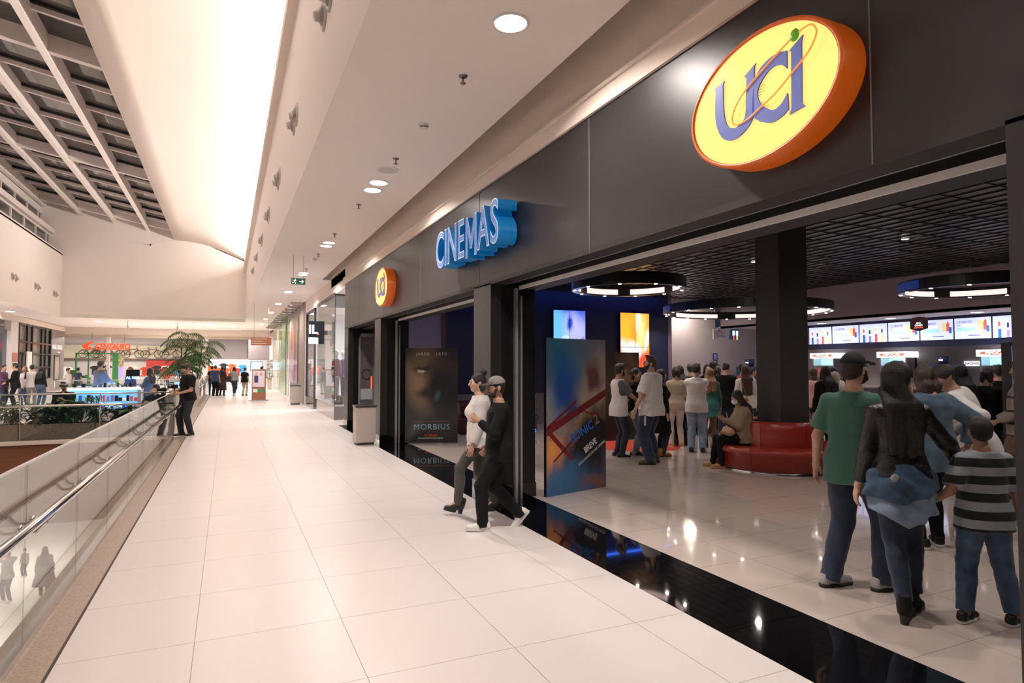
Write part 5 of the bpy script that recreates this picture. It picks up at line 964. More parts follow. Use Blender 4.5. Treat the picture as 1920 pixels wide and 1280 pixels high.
o = E('shop_menu_board', 'white menu board standing in front of the left shop window', 'menu board', (-10.35, 44.0, 0)); b = MB(); b.box(-.03, .03, -.45, .45, .8, 2.5); b.build('board', mat('board_white', (.7, .68, .66), .6), o); b = MB(); b.box(-.02, .02, -.4, -.34, 0, .8); b.box(-.02, .02, .34, .4, 0, .8); b.build('legs', met, o)
b = MB(); b.box(-.02, .03, -.4, .4, 2.1, 2.6); o = E('wall_notice', 'red and white notice on the cream strip of the left shop row', 'notice', (-10.57, 42.3, -.2)); b.build('panel', mat('notice_red', (.45, .16, .12), .6), o)
# ------------------------------------------------------------ far stores
o = E('store_sign', 'red italic store sign with swoosh emblem over the far sports store entrance', 'sign', (-8.0, 53.4, 3.05)); rs = mat('store_sign_red', (.8, .06, .02), .4, emis=(.95, .07, .02), es=.9)
text('lettering', 'CENTAURO', .6, rs, o, (.34, 0, 0), ext=.03, off=.028, shear=.3, sx=.66); b = MB(); b.prism([(-1.5, .1), (-1.05, .36), (-.72, .36), (-1.1, .14), (-1.15, .0), (-.95, -.02), (-.9, -.14), (-1.25, -.18), (-1.5, -.06)], (0, -.03, 0), d=(0, .06, 0)); b.build('swoosh_emblem', rs, o); b = MB(); b.tube([(-.9, 0, .3), (-.9, 0, 1)], .015, 6); b.tube([(1.1, 0, .3), (1.1, 0, 1)], .015, 6); b.build('hangers', met, o)
def bicycle(x, y, z, group, proto=[]):
    if proto: proto.append(1); return dup(proto[0], (x, y, z), label='dark bicycle on the high cream wall of the far store, %s from the left' % ORD[len(proto) - 1])
    o = E('bicycle', 'leftmost dark bicycle displayed on the high cream wall of the far store', 'bicycle', (x, y, z), 0, group); proto.append(o)
    for cx in (-.52, .52):
        b = MB(); b.tube([(cx + .34 * math.cos(t), 0, .34 * math.sin(t)) for t in [2 * PI * j / 24 for j in range(24)]], .028, 6, closed=True)
        for k in range(4): t = PI * k / 4; b.tube([(cx + .33 * math.cos(t), 0, .33 * math.sin(t)), (cx - .33 * math.cos(t), 0, -.33 * math.sin(t))], .006, 4)
        b.build('wheel', blk, o)
    b = MB(); [b.tube([p, q], .024, 6) for p, q in (((-.52, 0, 0), (-.1, 0, -.05)), ((-.1, 0, -.05), (-.25, 0, .45)), ((-.25, 0, .45), (-.52, 0, 0)), ((-.25, 0, .42), (.35, 0, .45)), ((-.1, 0, -.05), (.37, 0, .35)), ((.52, 0, 0), (.34, 0, .55)))]; b.build('frame', mat('bike_red', (.2, .02, .02), .4), o)
    b = MB(); b.tube([(.34, 0, .55), (.3, 0, .66), (.42, 0, .68)], .02, 6); b.build('handlebar', blk, o); b = MB(); b.ball((-.28, 0, .56), (.13, .05, .03), 8); b.build('saddle', blk, o); return o
for x in (-10.9, -10.05, -9.2, -7.75, -6.25, -4.75): bicycle(x, 64.8, 2.72, 'bicycles on the high wall of the far store')
o = E('display_portal', 'green metal display frame in front of the far store', 'display frame', (0, 53.2, 0)); gr_ = mat('portal_green', (.03, .22, .06), .5); b = MB(); b.box(-9.85, -9.75, 0, .1, 0, 2.6); b.box(-9.1, -9.02, 0, .1, 0, 2.6); b.box(-9.85, -7.3, 0, .1, 2.52, 2.6); b.box(-7.55, -7.2, -.3, .1, 0, 2.6); b.build('posts', gr_, o); b = MB(); b.box(-7.2, -6.9, -.3, .1, 1.6, 2.5); b.build('photo_panel', mat('portal_photo', (.35, .3, .15), .5, var=.5), o); b = MB(); b.box(-7.18, -6.92, -.3, .1, .8, 1.6); b.build('screen_panel', ink['p'], o)
cols = [mat('shirt_orange', (.85, .12, .03), .7), mat('shirt_red', (.55, .04, .03), .7), mat('shirt_sky', (.05, .35, .65), .7), mat('shirt_white', (.8, .78, .76), .7), mat('shirt_black', (.02, .02, .02), .8), mat('shirt_green', (.05, .25, .08), .7)]
tp = [(-.3, .1), (-.36, .0), (-.26, -.06), (-.2, 0), (-.2, -.5), (.2, -.5), (.2, 0), (.26, -.06), (.36, 0), (.3, .1), (.12, .18), (-.12, .18)]
def tee_display(x, y, z, m, lb, s_=1.):
    o = E('shirt_display', lb, 'clothes', (x, y, z)); b = MB(); b.prism([(a * s_, c * s_) for a, c in tp], (0, -.08, 0), d=(0, .16, 0)); b.build('shirt', m, o, bevel=.03); b = MB(); b.tube([(0, 0, -.45 * s_), (0, 0, -z)], .03, 6); b.build('stand', steel, o)
cn = ['orange', 'red', 'sky blue', 'white', 'black', 'green']
for (x, z, c), tl in zip(((-1.25, 1.5, 0), (-.75, 1.35, 0), (-.3, 1.7, 4), (-.1, 1.3, 0), (.35, 1.65, 0), (.75, 1.3, 1), (1.15, 1.6, 2), (-1.0, .95, 4), (.1, .85, 1), (.6, .8, 4)), ('leftmost high', 'second high from left', 'highest in the middle', 'below the black one', 'right of the middle', 'lower right', 'rightmost', 'lowest at left', 'lowest in the middle', 'lowest at right')): tee_display(x, 58 + .3 * (z < 1), z, cols[c], cn[c] + ' shirt on display in the bright store at the walkway end, ' + tl, 1.)
for i, (x, z, c) in enumerate(((-13, 1.5, 0), (-12.1, 1.6, 4), (-11.2, 1.4, 3), (-10.4, 1.2, 5), (-9.2, 1.5, 4), (-8.6, 1.55, 4), (-6.6, 1.5, 3), (-5.9, 1.4, 1), (-5.2, 1.5, 4), (-4.5, 1.3, 1), (-3.7, 1.5, 2), (-3.0, 1.4, 0), (-2.3, 1.5, 3))): tee_display(x, 55.4 + (i % 3) * 1.2, z, cols[c], cn[c] + ' shirt in the far sports store, ' + ORD[i].replace('nearest', 'first') + ' display from the left')
for i, (x, y) in enumerate(((-11.5, 54.6), (-9.8, 54.8), (-6.2, 54.4), (-4.2, 54.6), (-2.8, 54.3))):
    o = E('display_table', ORD[i].replace('nearest', 'first') + ' display table with boxes of goods from the left, far sports store', 'display table', (x, y, 0), 0, 'display tables in the far store'); b = MB(); b.box(-.6, .6, -.3, .3, .78, .84); [b.box(a, a + .06, c, c + .06, 0, .78) for a in (-.58, .52) for c in (-.28, .22)]; b.build('table', gr_ if i == 1 else trimm, o)
    for k in range(5): b = MB(); b.box(-.5 + k * .2, -.36 + k * .2, -.2, .1, .84, .96 + .05 * (k % 3)); b.build('goods_box', cols[(i + k) % 6], o)
o = E('blue_screen', 'bright blue screen panel in the bright store at the end of the walkway', 'screen', (1.75, 57, 1.25)); b = MB(); b.box(0, .95, 0, .08, 0, .8); b.build('frame', mat('frame_blue', (.01, .12, .2), .4), o); b = MB(); b.box(.06, .9, -.01, 0, .06, .74); b.build('display', cyan, o)
o = E('wall_lettering', 'white lettering band in the far store on the red wall', 'sign', (-4.4, 64.15, 1.5)); text('lettering', 'CENTAURO', .4, wht, o, (0, 0, 0), ext=.01, shear=.3)
o = E('oval_store_sign', 'blue and white oval sign in the far sports store', 'sign', (-2.9, 58, 1.45)); b = MB(); b.ball((0, 0, 0), (.75, .03, .24), 16); b.build('panel', wht, o); b = MB(); b.ball((0, -.02, 0), (.5, .03, .12), 12); b.build('blue_oval', ink['b'], o)
for i in range(12):
    o = E('store_tube_light', ('front', 'rear')[i // 6] + ' row tube light under the far store ceiling, number ' + ORD[i % 6].replace('nearest', 'first') + ' from the left', 'ceiling light', (-14 + (i % 6) * 2.1, 55.5 + (i // 6) * 4, 4.25), .5, 'tube lights in the far store'); b = MB(); b.box(-.45, .45, -.05, .05, 0, .05); b.build('tube', lampm, o)
# ------------------------------------------------------------ kiosk
K = E('phone_kiosk', 'white kiosk with glowing cyan display cases full of phone accessories', 'kiosk', (-4.8, 24.0, 0)); kw = mat('kiosk_white', (.72, .72, .76), .3)
b = MB(); b.box(0, 2.2, 0, .06, 0, .28); b.box(0, .1, 0, 2.4, 0, .98); b.box(2.1, 2.2, 0, 2.4, 0, .98); b.box(0, 2.2, 0, .5, .92, .98); b.box(0, 2.2, 2.0, 2.4, 0, .95); b.box(0, 2.2, .4, .5, 0, .98); b.build('cabinet', kw, K)
b = MB(); b.box(.1, 2.1, .37, .39, .28, .92); b.build('lit_back', mat('kiosk_cyan', (.3, .6, .9), .4, emis=(.16, .5, 1), es=1.5), K); b = MB(); b.box(.1, 2.1, .0, .01, .28, .92); b.build('glass_front', cg, K); b = MB(); b.box(.1, 2.1, .05, .37, .52, .535); b.build('shelf', kw, K); b = MB(); b.box(.0, 2.2, -.01, .0, .90, .985); b.build('lit_edge', wht, K)
ac = [ink['r'], ink['b'], ink['w'], mat('acc_black', (.02, .02, .03), .4), ink['p'], ink['g']]
for i in range(18):
    for z in (.3, .54): b = MB(); w_ = random.uniform(.05, .1); b.box(.12 + i * .11, .12 + i * .11 + w_, .12, .3, z, z + random.uniform(.06, .2)); b.build('accessory_box', random.choice(ac), K)
for i in range(9): b = MB(); b.box(.9 + i * .12, .96 + i * .12, .1, .2, .98, 1.05 + .04 * (i % 3)); b.build('phone_stand', random.choice([blk, kw, steel]), K)
area('kiosk_glow', (-3.7, 25.2, 1.0), 1.4, 30, (.15, .45, 1), (PI, 0, 0)); area('kiosk_glow', (-2.1, 24.0, .9), .5, 5, (.15, .5, 1), (PI / 2, 0, 0))
o = E('counter_monitor', 'black price monitor with glowing text standing on the kiosk', 'monitor', (-2.95, 24.9, .98)); b = MB(); b.box(-.2, .2, -.02, .02, .35, .58); b.tube([(0, 0, 0), (0, 0, .36)], .02, 8); b.build('body', blk, o); text('lettering', 'AL REC', .12, tw('screen_text', (.5, .8, 1), 1.5), o, (0, -.03, .3), ext=.001, off=.004)
for i, x in enumerate((-4.55, -4.3)): o = E('glass_display_case', ('clear display case at the left end of the kiosk top', 'second clear display case on the kiosk top')[i], 'display case', (x + 0.0, 24.6, .95)); b = MB(); b.box(-.1, .1, -.1, .1, 0, .3); b.build('case', cg, o); b = MB(); b.box(-.05, .05, -.05, .05, .01, .15); b.build('gadget', MATS['acc_black'], o)
def table_set(x, y, label):
    o = E('lounge_chair', label, 'chair', (x, y, 0), PI); b = MB(); b.box(-.28, .28, -.26, .28, .34, .42); b.build('seat', mat('chair_grey', (.10, .09, .09), .7), o, bevel=.03); b = MB(); b.box(-.28, .28, -.32, -.24, .4, .8); b.build('backrest', MATS['chair_grey'], o, bevel=.03)
    for sx in (-.24, .24):
        for sy in (-.22, .22): b = MB(); b.tube([(sx, sy, 0), (sx, sy, .36)], .018, 6); b.build('leg', blk, o)
table_set(-3.55, 18.55, 'grey lounge chair carrying the person in the white cap'); table_set(-1.75, 18.6, 'grey lounge chair behind the planter nearest the photographer')
for i in range(3):
    o = E('cafe_table', ('small dark table behind the kiosk, left', 'small dark table between the kiosk and the photographer', 'small dark table right of the kiosk')[i], 'table', (-5.6 + i * 1.9, 27, 0)); b = MB(); b.box(-.35, .35, -.35, .35, .72, .75); b.build('top', blk, o); b = MB(); b.tube([(0, 0, 0), (0, 0, .72)], .03, 8); b.box(-.2, .2, -.2, .2, 0, .02); b.build('pedestal', blk, o)
# ------------------------------------------------------------ people
AW, TO, RT, LT = -.43, 2.71, -2.0, 1.14   # facing away from, towards, right and left of the walkway view
jean = cloth('jeans_mid', (.05, .09, .17), var=.25); jdark = cloth('jeans_dark', (.018, .03, .062), var=.3); jlight = cloth('jeans_light', (.24, .33, .45), var=.2); jnavy = cloth('trousers_navy', (.018, .02, .034)); jblk = cloth('trousers_black', (.008, .008, .009))
cw_ = cloth('cotton_white', (.72, .68, .66)); cb = cloth('cotton_black', (.006, .006, .0065)); leath = mat('black_leather_jacket', (.010, .009, .009), .38, bump=.5, bscale=25, coat=.15); cgreen = cloth('polo_green', (.05, .15, .11)); cgrey = cloth('cotton_grey', (.09, .09, .10)); cbeige = cloth('knit_beige', (.30, .22, .13), bump=.6, bs=120)
denim = cloth('denim_shirt_blue', (.075, .13, .19), var=.15); dpatch = cloth('denim_washed', (.045, .09, .16), var=.45); dlight = cloth('denim_pale', (.20, .26, .36), var=.2); khaki = cloth('khaki', (.42, .32, .20)); navy_t = cloth('navy_tee', (.02, .04, .09)); purple_t = cloth('purple_shirt', (.10, .03, .09)); hood = cloth('hoodie_grey', (.12, .12, .13)); pink_t = cloth('pink_top', (.62, .34, .30)); red_t = cloth('red_shirt', (.42, .05, .035)); coatg = cloth('grey_coat', (.16, .15, .14)); teal = cloth('teal_cloth', (.03, .14, .13)); plaid = cloth('plum_plaid', (.16, .08, .10), var=.5); yellow_t = cloth('yellow_cloth', (.55, .36, .06)); white_p = cloth('trousers_white', (.62, .57, .53)); brown_p = cloth('trousers_brown', (.14, .08, .05)); grey_p = cloth('trousers_grey', (.30, .29, .29)); bluel = cloth('hoodie_blue', (.05, .12, .24))
stripe = cloth('striped_cotton', (.3, .33, .38)); nt, bs = nodes_of(stripe); tc = nt.nodes.new('ShaderNodeTexCoord'); s_ = nt.nodes.new('ShaderNodeSeparateXYZ'); nt.links.new(tc.outputs['Object'], s_.inputs[0])
fr_ = math_n(nt, 'FRACT', math_n(nt, 'DIVIDE', math_n(nt, 'ADD', s_.outputs[2], .055), .148)); nt.links.new(mixc(nt, math_n(nt, 'GREATER_THAN', fr_, .5), (.33, .36, .41), (.010, .010, .014)), bs.inputs['Base Color'])
swst = cloth('striped_sweater', (.3, .24, .19), bump=.6, bs=100); nt, bs = nodes_of(swst); tc = nt.nodes.new('ShaderNodeTexCoord'); s_ = nt.nodes.new('ShaderNodeSeparateXYZ'); nt.links.new(tc.outputs['Object'], s_.inputs[0])
nt.links.new(mixc(nt, math_n(nt, 'GREATER_THAN', math_n(nt, 'FRACT', math_n(nt, 'DIVIDE', s_.outputs[2], .165)), .82), (.30, .235, .19), (.015, .012, .012)), bs.inputs['Base Color'])
wsole = mat('white_sole', (.68, .66, .63), .5); shoe_w = mat('shoe_white', (.75, .72, .70), .45); shoe_b = mat('shoe_black', (.012, .012, .012), .45, bump=.2); boot_o = mat('boot_orange', (.42, .13, .03), .45); boot_br = mat('boot_brown', (.10, .07, .05), .6); loafer = mat('loafer_tan', (.45, .22, .08), .4)
rsole = mat('rubber_sole', (.02, .02, .02), .7); shoe_g = mat('shoe_grey_white', (.42, .40, .39), .45)
SN, SW, SB, BB = ('sneaker', shoe_b, wsole), ('sneaker', shoe_w, wsole), ('sneaker', shoe_b, rsole), ('boot', shoe_b, rsole)
BR, DB, BLn = (.05, .028, .016), (.02, .012, .009), (.24, .13, .06)
# --- right foreground
person('man in green polo shirt, black cap and jeans, left of the woman in leather jacket', (4.44, 3.33), -1.2, 1.78, .0065, fat=1.12, sk='light', hair='fade', hcol=DB, beard=True, cap=(mat('cap_black', (.008, .008, .009), .8, bump=.2),), head=(-.35, .06, 0),
       top=('polo', cgreen, dict(hem=-.14, loose=.006, sleeve=.8, wr=.005)), bot=(jdark, dict(loose=.016)), shoe=('sneaker', shoe_g, rsole), footL=(-.15, -.12, 0, -.55), footR=(.16, .05, 0, -.6), handR=(.24, .30, 1.12), eR=(.7, -1, -.5), handL=(-.3, .05, .88), name='person')
P2 = person('woman with long black hair, black leather jacket and denim jacket tied round her waist', (4.2, 2.82), -.62, 1.665, .0065, 'f', fat=1.05, hair='verylong', hcol=(.008, .007, .007), head=(-.85, -.05, 0), glasses=True, hips=1.0,
       top=('shirt', leath, dict(hem=.02, loose=-.004, wr=.004)), bot=(jdark, dict(loose=0, ankle=1.0)), shoe=('heel', mat('suede_black', (.008, .008, .008), .9), mat('heel_block', (.025, .02, .018), .5)), footL=(-.02, -.10, 0, -.45), footR=(.11, .09, 0, -.7), handR=(.48, .12, .98), eR=(.6, -.6, .2), handL=(-.27, .02, .90))
pr_ = [(-.30, .21, .15, -.02), (-.12, .222, .165, -.02), (0, .205, .155, -.015), (.1, .165, .13, 0)]
P0_ = V3(0, 0, .98); X_, Y_, Z_ = V3(1, 0, 0), V3(0, 1, 0), V3(0, 0, 1)
sdf_mesh('tied_denim_jacket', [stack(P0_, X_, Y_, Z_, pr_, .008, .02, (-.16, .105)), rc((-.19, -.05, 1.0), (-.24, -.05, .80), .035, .03, .05), rc((.19, -.05, 1.0), (.23, -.05, .76), .035, .03, .05), rc((-.1, -.14, .97), (.12, -.16, .9), .02, .025, .04), rc((.0, .14, 1.0), (.06, .17, .78), .03, .02, .03), half((0, 0, .85), (.42, .1, -1)), half((0, 0, .80), (-.25, 0, -1))], .0075, dpatch, P2, wr=.008, wf=(26, 14))
sdf_mesh('denim_jacket_lining', [stack(P0_, X_, Y_, Z_, [(-.36, .225, .16, -.03), (-.1, .205, .155, -.02), (0, .19, .14, -.01)], .002, .02, (-.33, -.02)), half((0, 0, .73), (.30, .3, -1)), half((0, 0, .66), (-.5, 0, -1))], .0075, dlight, P2, wr=.008, wf=(30, 14))
b = MB(); b.ball((-.09, -.165, 1.0), (.028, .012, .03), 10); b.build('worn_patch', mat('denim_worn', (.42, .42, .43), .9, var=.3, vscale=60), P2)
person('young boy in grey and black striped T-shirt and jeans, back turned, held by the hand', (4.60, 2.52), -.52, 1.34, .0062, fat=1.08, sk='tan', hair='short', hcol=(.010, .008, .007), top=('tee', stripe, dict(hem=-.12, loose=.012, sleeve=.85, wr=.004)), bot=(jean, dict(loose=.014, ankle=.97)), shoe=SN,
       footL=(-.17, 0, 0, -1.0), footR=(.20, -.04, 0, -1.05), handL=(-.42, .10, .98), eL=(-.5, -.3, -1), handR=(.33, .03, .84), head=(-.1, .05, 0), curl=.35)
person('woman in blue denim shirt with wavy brown bob, back turned, behind the boy', (6.03, 3.74), AW, 1.70, .009, 'f', fat=1.12, hair='bob', hcol=BR, top=('shirt', denim, dict(hem=-.18, loose=.02, wr=.007)), bot=(jblk,), shoe=SN, handL=(-.14, .3, 1.02), handR=(.36, .0, .98), eR=(1, -.3, .3), head=(.2, -.35, 0), footL=(-.12, 0, 0, .3), footR=(.1, .08, 0, -.3))
person('man in white shirt bending his head toward the woman in denim, beside the boy', (6.78, 3.76), .35, 1.76, .009, fat=1.08, sk='tan', hair='fade', hcol=DB, top=('shirt', cw_, dict(hem=-.14, loose=.014, wr=.006)), bot=(grey_p,), shoe=SW, lean=(-.10, .16), head=(.7, -.55, -.1), handL=(-.40, .1, 1.04), handR=(.15, .3, 1.05))
person('person in brown sweater with black stripes, cut off by the pillar at the right edge', (9.26, 4.56), .2, 1.74, .012, fat=1.15, sk='tan', hair='short', top=('knit', swst, dict(hem=-.1, loose=.02)), bot=(brown_p, dict(loose=.02)), shoe=BB, footL=(-.12, .12, 0), footR=(.1, -.1, 0), handL=(-.3, .2, 1.0))
person('woman with dark tied-back hair and black jacket holding papers, right of the white shirt man', (10.28, 5.53), RT + .5, 1.66, .012, 'f', fat=1.08, sk='tan', hair='updo', hcol=DB, top=('jacket', cb, dict(hem=-.12)), bot=(jnavy, dict(loose=.01)), shoe=SB, handL=(-.1, .33, 1.15), handR=(.1, .33, 1.12), footR=(.12, -.2, 0))
person('person with round dark hair and black top at the counter, farthest right in the crowd', (12.36, 6.45), AW - .2, 1.70, .014, hair='curly', top=('long', cb), bot=(jblk,), shoe=SB)
person('person with smooth black hair seen from behind, over the shoulder of the white shirt man', (9.6, 5.5), AW, 1.70, .014, 'f', hair='long', hcol=(.008, .007, .007), top=('long', cb), bot=(jnavy,), shoe=SB)
person('snack bar worker in white cap behind the counter', (17.9, 11.33), RT + 2.2, 1.66, .016, 'f', hair='hood', top=('tee', cloth('cap_net_white', (.75, .73, .72))), bot=(jblk,), shoe=SB)
person('snack bar worker with dark hair behind the counter, right of the white cap', (17.85, 10.7), TO - 1, 1.72, .016, hair='short', top=('polo', cb), bot=(jblk,), shoe=SB)
person('dark-haired man at the counter just right of the black-haired woman', (15.6, 10.35), AW, 1.80, .016, sk='tan', hair='curly', hcol=DB, top=('tee', cgrey), bot=(jblk,), shoe=SB)
person('short person in yellow and black top partly hidden behind the woman in denim', (8.96, 5.95), AW, 1.42, .014, 'f', hair='short', top=('tee', yellow_t), bot=(jblk,), shoe=SB)
person('person in beige hooded top seen from behind, beside the green polo man', (11.05, 8.69), AW, 1.56, .014, 'f', hair='hood', top=('long', cloth('hood_beige', (.42, .36, .31)), dict(hem=-.15)), bot=(jnavy,), shoe=SW)
person('woman with long black hair and black coat standing right of the square column', (10.0, 8.05), AW + .2, 1.68, .013, 'f', fat=1.1, hair='long', hcol=(.008, .007, .007), top=('coat', cb, dict(hem=-.4)), bot=(jblk,), shoe=BB)
person('brown-haired woman farther back, just right of the square column', (11.93, 9.94), RT, 1.62, .016, 'f', sk='tan', hair='bob', hcol=BR, top=('long', pink_t), bot=(jblk,), shoe=SB)
person('person in white top with dark stripes between the beige hood and the column', (11.9, 9.4), AW - .3, 1.66, .016, hair='short', top=('long', cw_), bot=(jblk,), shoe=SB)
# --- queue in the lobby
def sleeves(c): return ((np.abs(c[:, 0]) > .165) & (c[:, 2] > .24)).astype(int)
person('man in pale T-shirt with dark grey sleeves, left of the couple under the orange screen', (6.60, 9.72), RT + .25, 1.72, .0085, sk='tan', hair='short', hcol=DB, face=True, beard=True, top=('tee', cw_, dict(hem=-.14, loose=.006, mats=[cw_, cgrey], matfn=sleeves, sleeve=.8)), bot=(jnavy,), shoe=('sneaker', shoe_b, wsole), handR=(.12, .42, .98), handL=(-.12, .3, 1.05), head=(.15, -.05, 0))
person('smiling woman in black top and torn light jeans, right half of the couple', (7.02, 9.80), RT - .35, 1.64, .0085, 'f', fat=1.12, sk='tan', hair='updo', hcol=DB, face=True, top=('long', cb, dict(hem=-.02, loose=.004)), bot=(jlight, dict(rise=.1)), shoe=('sneaker', shoe_b, wsole), handR=(.1, .3, 1.15), handL=(-.06, .32, 1.05), hips=1.06, head=(-.25, 0, 0))
person('bearded man in white T-shirt and dark jeans standing mid-lobby, turned left', (6.76, 8.96), .42, 1.86, .0085, fat=1.22, sk='light', hair='short', hcol=BR, beard=True, face=True, top=('tee', cw_, dict(hem=-.14, loose=.018, sleeve=.9, wr=.007)), bot=(jdark, dict(loose=.028, wr=.005)), shoe=('boot', boot_br, rsole), head=(.75, .12, 0), handL=(-.32, .12, .86), handR=(.2, .25, 1.0), footL=(-.14, -.05, 0, .7), footR=(.15, .03, 0, 0))
person('person in black with orange boots hidden behind the bearded man', (7.45, 9.6), RT + .2, 1.62, .013, 'f', hair='long', hcol=DB, top=('coat', cb, dict(hem=-.45)), bot=(jnavy,), shoe=('boot', boot_o, rsole))
person('woman in beige top and white trousers, back turned, right of the bearded man', (8.56, 10.5), AW, 1.66, .013, 'f', fat=1.08, sk='tan', hair='updo', hcol=DB, top=('long', cloth('beige_top', (.34, .28, .21)), dict(loose=.01)), bot=(white_p,), shoe=('sneaker', loafer, wsole))
person('woman with very long dark hair and grey coat, back turned, in the queue', (8.85, 10.72), AW + .25, 1.69, .012, 'f', hair='verylong', hcol=DB, top=('coat', coatg, dict(hem=-.22)), bot=(jblk,), shoe=BB)
person('man in white polo shirt and light jeans with arms crossed, back turned, in the queue', (8.44, 9.74), -.75, 1.73, .0088, fat=1.12, hair='short', hcol=DB, beard=True, top=('polo', cw_, dict(hem=-.13, loose=.008, sleeve=.75)), bot=(jlight, dict(loose=.012)), shoe=SB, handL=(.12, .3, 1.18), handR=(-.1, .33, 1.2), head=(-.25, -.1, 0))
person('woman with long blond hair and teal garment, right of the white polo man', (9.2, 10.2), AW, 1.64, .012, 'f', hair='long', hcol=BLn, top=('long', teal, dict(hem=-.25)), bot=(brown_p,), shoe=BB)
person('man in black jacket looking down, back turned, tallest in the queue near the column', (10.0, 10.6), AW - .4, 1.77, .010, fat=1.15, sk='light', hair='fade', hcol=DB, top=('jacket', cb, dict(hem=-.15)), bot=(jdark,), shoe=SB, head=(-.3, -.45, 0), handL=(.0, .3, 1.1), handR=(.1, .3, 1.1))
person('woman with long brown hair and white top just left of the square column', (10.25, 10.25), AW - .1, 1.70, .010, 'f', hair='verylong', hcol=BR, top=('shirt', cw_, dict(hem=-.12)), bot=(jdark,), shoe=SW)
person('person in tan cap far back in the queue against the pale wall', (10.47, 12.28), AW, 1.72, .015, hair='short', cap=(mat('cap_tan', (.25, .18, .12), .8),), top=('tee', cgrey), bot=(jblk,), shoe=SB)
person('person in dark grey cap far back in the queue, right of the tan cap', (10.97, 12.05), AW - 1.2, 1.78, .015, sk='tan', hair='short', cap=(mat('cap_grey_dark', (.05, .05, .05), .8),), top=('tee', cw_), bot=(jblk,), shoe=SB)
person('dark-haired woman between the two caps far back in the queue', (11.39, 12.73), TO, 1.72, .016, 'f', sk='tan', hair='bob', top=('long', cb), bot=(jblk,), shoe=SB)
person('woman with dark hair tied up and plum plaid shirt in the queue', (10.7, 11.6), RT + .8, 1.66, .014, 'f', sk='tan', hair='updo', hcol=DB, top=('shirt', plaid), bot=(jblk,), shoe=SB)
person('man in red shirt far back beside the square column', (11.3, 11.4), RT, 1.74, .014, sk='tan', hair='short', hcol=DB, top=('tee', red_t), bot=(jblk,), shoe=SB)
person('person in brown top between the square column and the red shirt', (12.6, 12.4), RT, 1.64, .016, 'f', sk='tan', hair='short', top=('long', brown_p), bot=(jblk,), shoe=SB)
st = person('woman in white face mask and beige sweater sitting on the red bench with her phone', (7.86, 7.93), 1.12, 1.66, .0085, 'f', fat=1.25, sk='tan', hair='long', hcol=DB, mask=True, sit=True, pelvis=(0, 0, .53), top=('knit', cbeige, dict(hem=-.08, loose=.008)), bot=(jblk, dict(rise=.05)), shoe=('sneaker', loafer, loafer), footL=(-.09, .42, 0, .1), footR=(.12, .5, 0, -.2), handL=(-.05, .32, .84), handR=(.06, .33, .83), head=(0, -.42, 0), lean=(0, .03), palmL=(.3, -.3, 1), palmR=(-.3, -.3, 1))
# --- walkers
person('man in grey cap and black long-sleeved shirt striding left out of the cinema', (2.62, 6.05), 1.32, 1.59, .0062, sk='tan', hair='fade', hcol=DB, beard=True, face=True, glasses=True, cap=(mat('cap_grey', (.22, .20, .19), .8, bump=.3), 1, mat('brim_dark', (.05, .045, .045), .7)), top=('long', cb, dict(hem=-.12, loose=.006)), bot=(jblk, dict(loose=.008)), shoe=SW,
       footL=(-.07, .22, 0, 0, .05), footR=(.08, -.30, .09, 0, -.85), handL=(-.10, .26, 1.24), eL=(-.6, -.6, -.6), handR=(.24, .10, .92), head=(.25, -.05, 0), pelvis=(0, .02, .90))
person('woman with black bun and white blouse walking beside the man in the grey cap', (2.72, 6.78), 1.28, 1.57, .0075, 'f', sk='light', hair='bun', hcol=(.010, .008, .008), face=True, top=('shirt', cw_, dict(hem=-.1, loose=.012)), bot=(cloth('trousers_olive', (.07, .065, .055)),), shoe=('heel', shoe_b, rsole),
       footL=(-.08, .36, .03, 0, .25), footR=(.08, -.16, 0, 0, 0), handL=(-.24, .16, .86), handR=(.25, -.05, .92), head=(.25, 0, 0), pelvis=(0, .05, .955))
# --- photographer and the people on the left
person('man in black T-shirt at the end of the railing looking down at his camera', (-.86, 16.95), 2.2, 1.76, .009, sk='tan', hair='short', hcol=DB, face=True, top=('tee', cb, dict(hem=-.06, loose=.004, sleeve=.75)), bot=(cloth('jeans_charcoal', (.022, .022, .028)), dict(loose=.008)), shoe=SN, handL=(-.10, .27, 1.04), handR=(.04, .30, 1.08), head=(.1, -.5, 0), footL=(-.10, -.03, 0, .2), footR=(.1, .08, 0, -.2), fat=1.05)
person('man in dark purple shirt at the left edge beyond the railing', (-8.15, 31.1), RT, 1.72, .018, hair='short', hcol=DB, top=('shirt', purple_t), bot=(jdark,), shoe=SB, handR=(.1, .35, 1.05))
person('young man in black hoodie and trousers with clasped hands, near the left edge', (-7.69, 30.9), TO - 1, 1.78, .016, hair='curly', hcol=DB, top=('long', cb, dict(hem=-.14, loose=.01)), bot=(jblk,), shoe=SW, handL=(-.05, .3, 1.0), handR=(.05, .3, 1.0), face=False)
person('fair-haired woman half hidden behind the young man in the black hoodie', (-7.55, 31.6), TO, 1.66, .018, 'f', hair='long', hcol=BLn, top=('long', cw_), bot=(jean,), shoe=SW)
person('person in white baseball shirt with navy sleeves and grey trousers, back turned', (-7.28, 31.4), AW + .5, 1.72, .016, hair='short', hcol=DB, top=('long', cw_, dict(mats=[cw_, navy_t], matfn=sleeves)), bot=(grey_p,), shoe=SW)
person('woman with long black hair, black top and jeans, back turned, beside the baseball shirt', (-6.93, 31.2), AW, 1.64, .016, 'f', hair='long', top=('fit', cb, dict(hem=.06)), bot=(jean,), shoe=SW, hips=1.05)
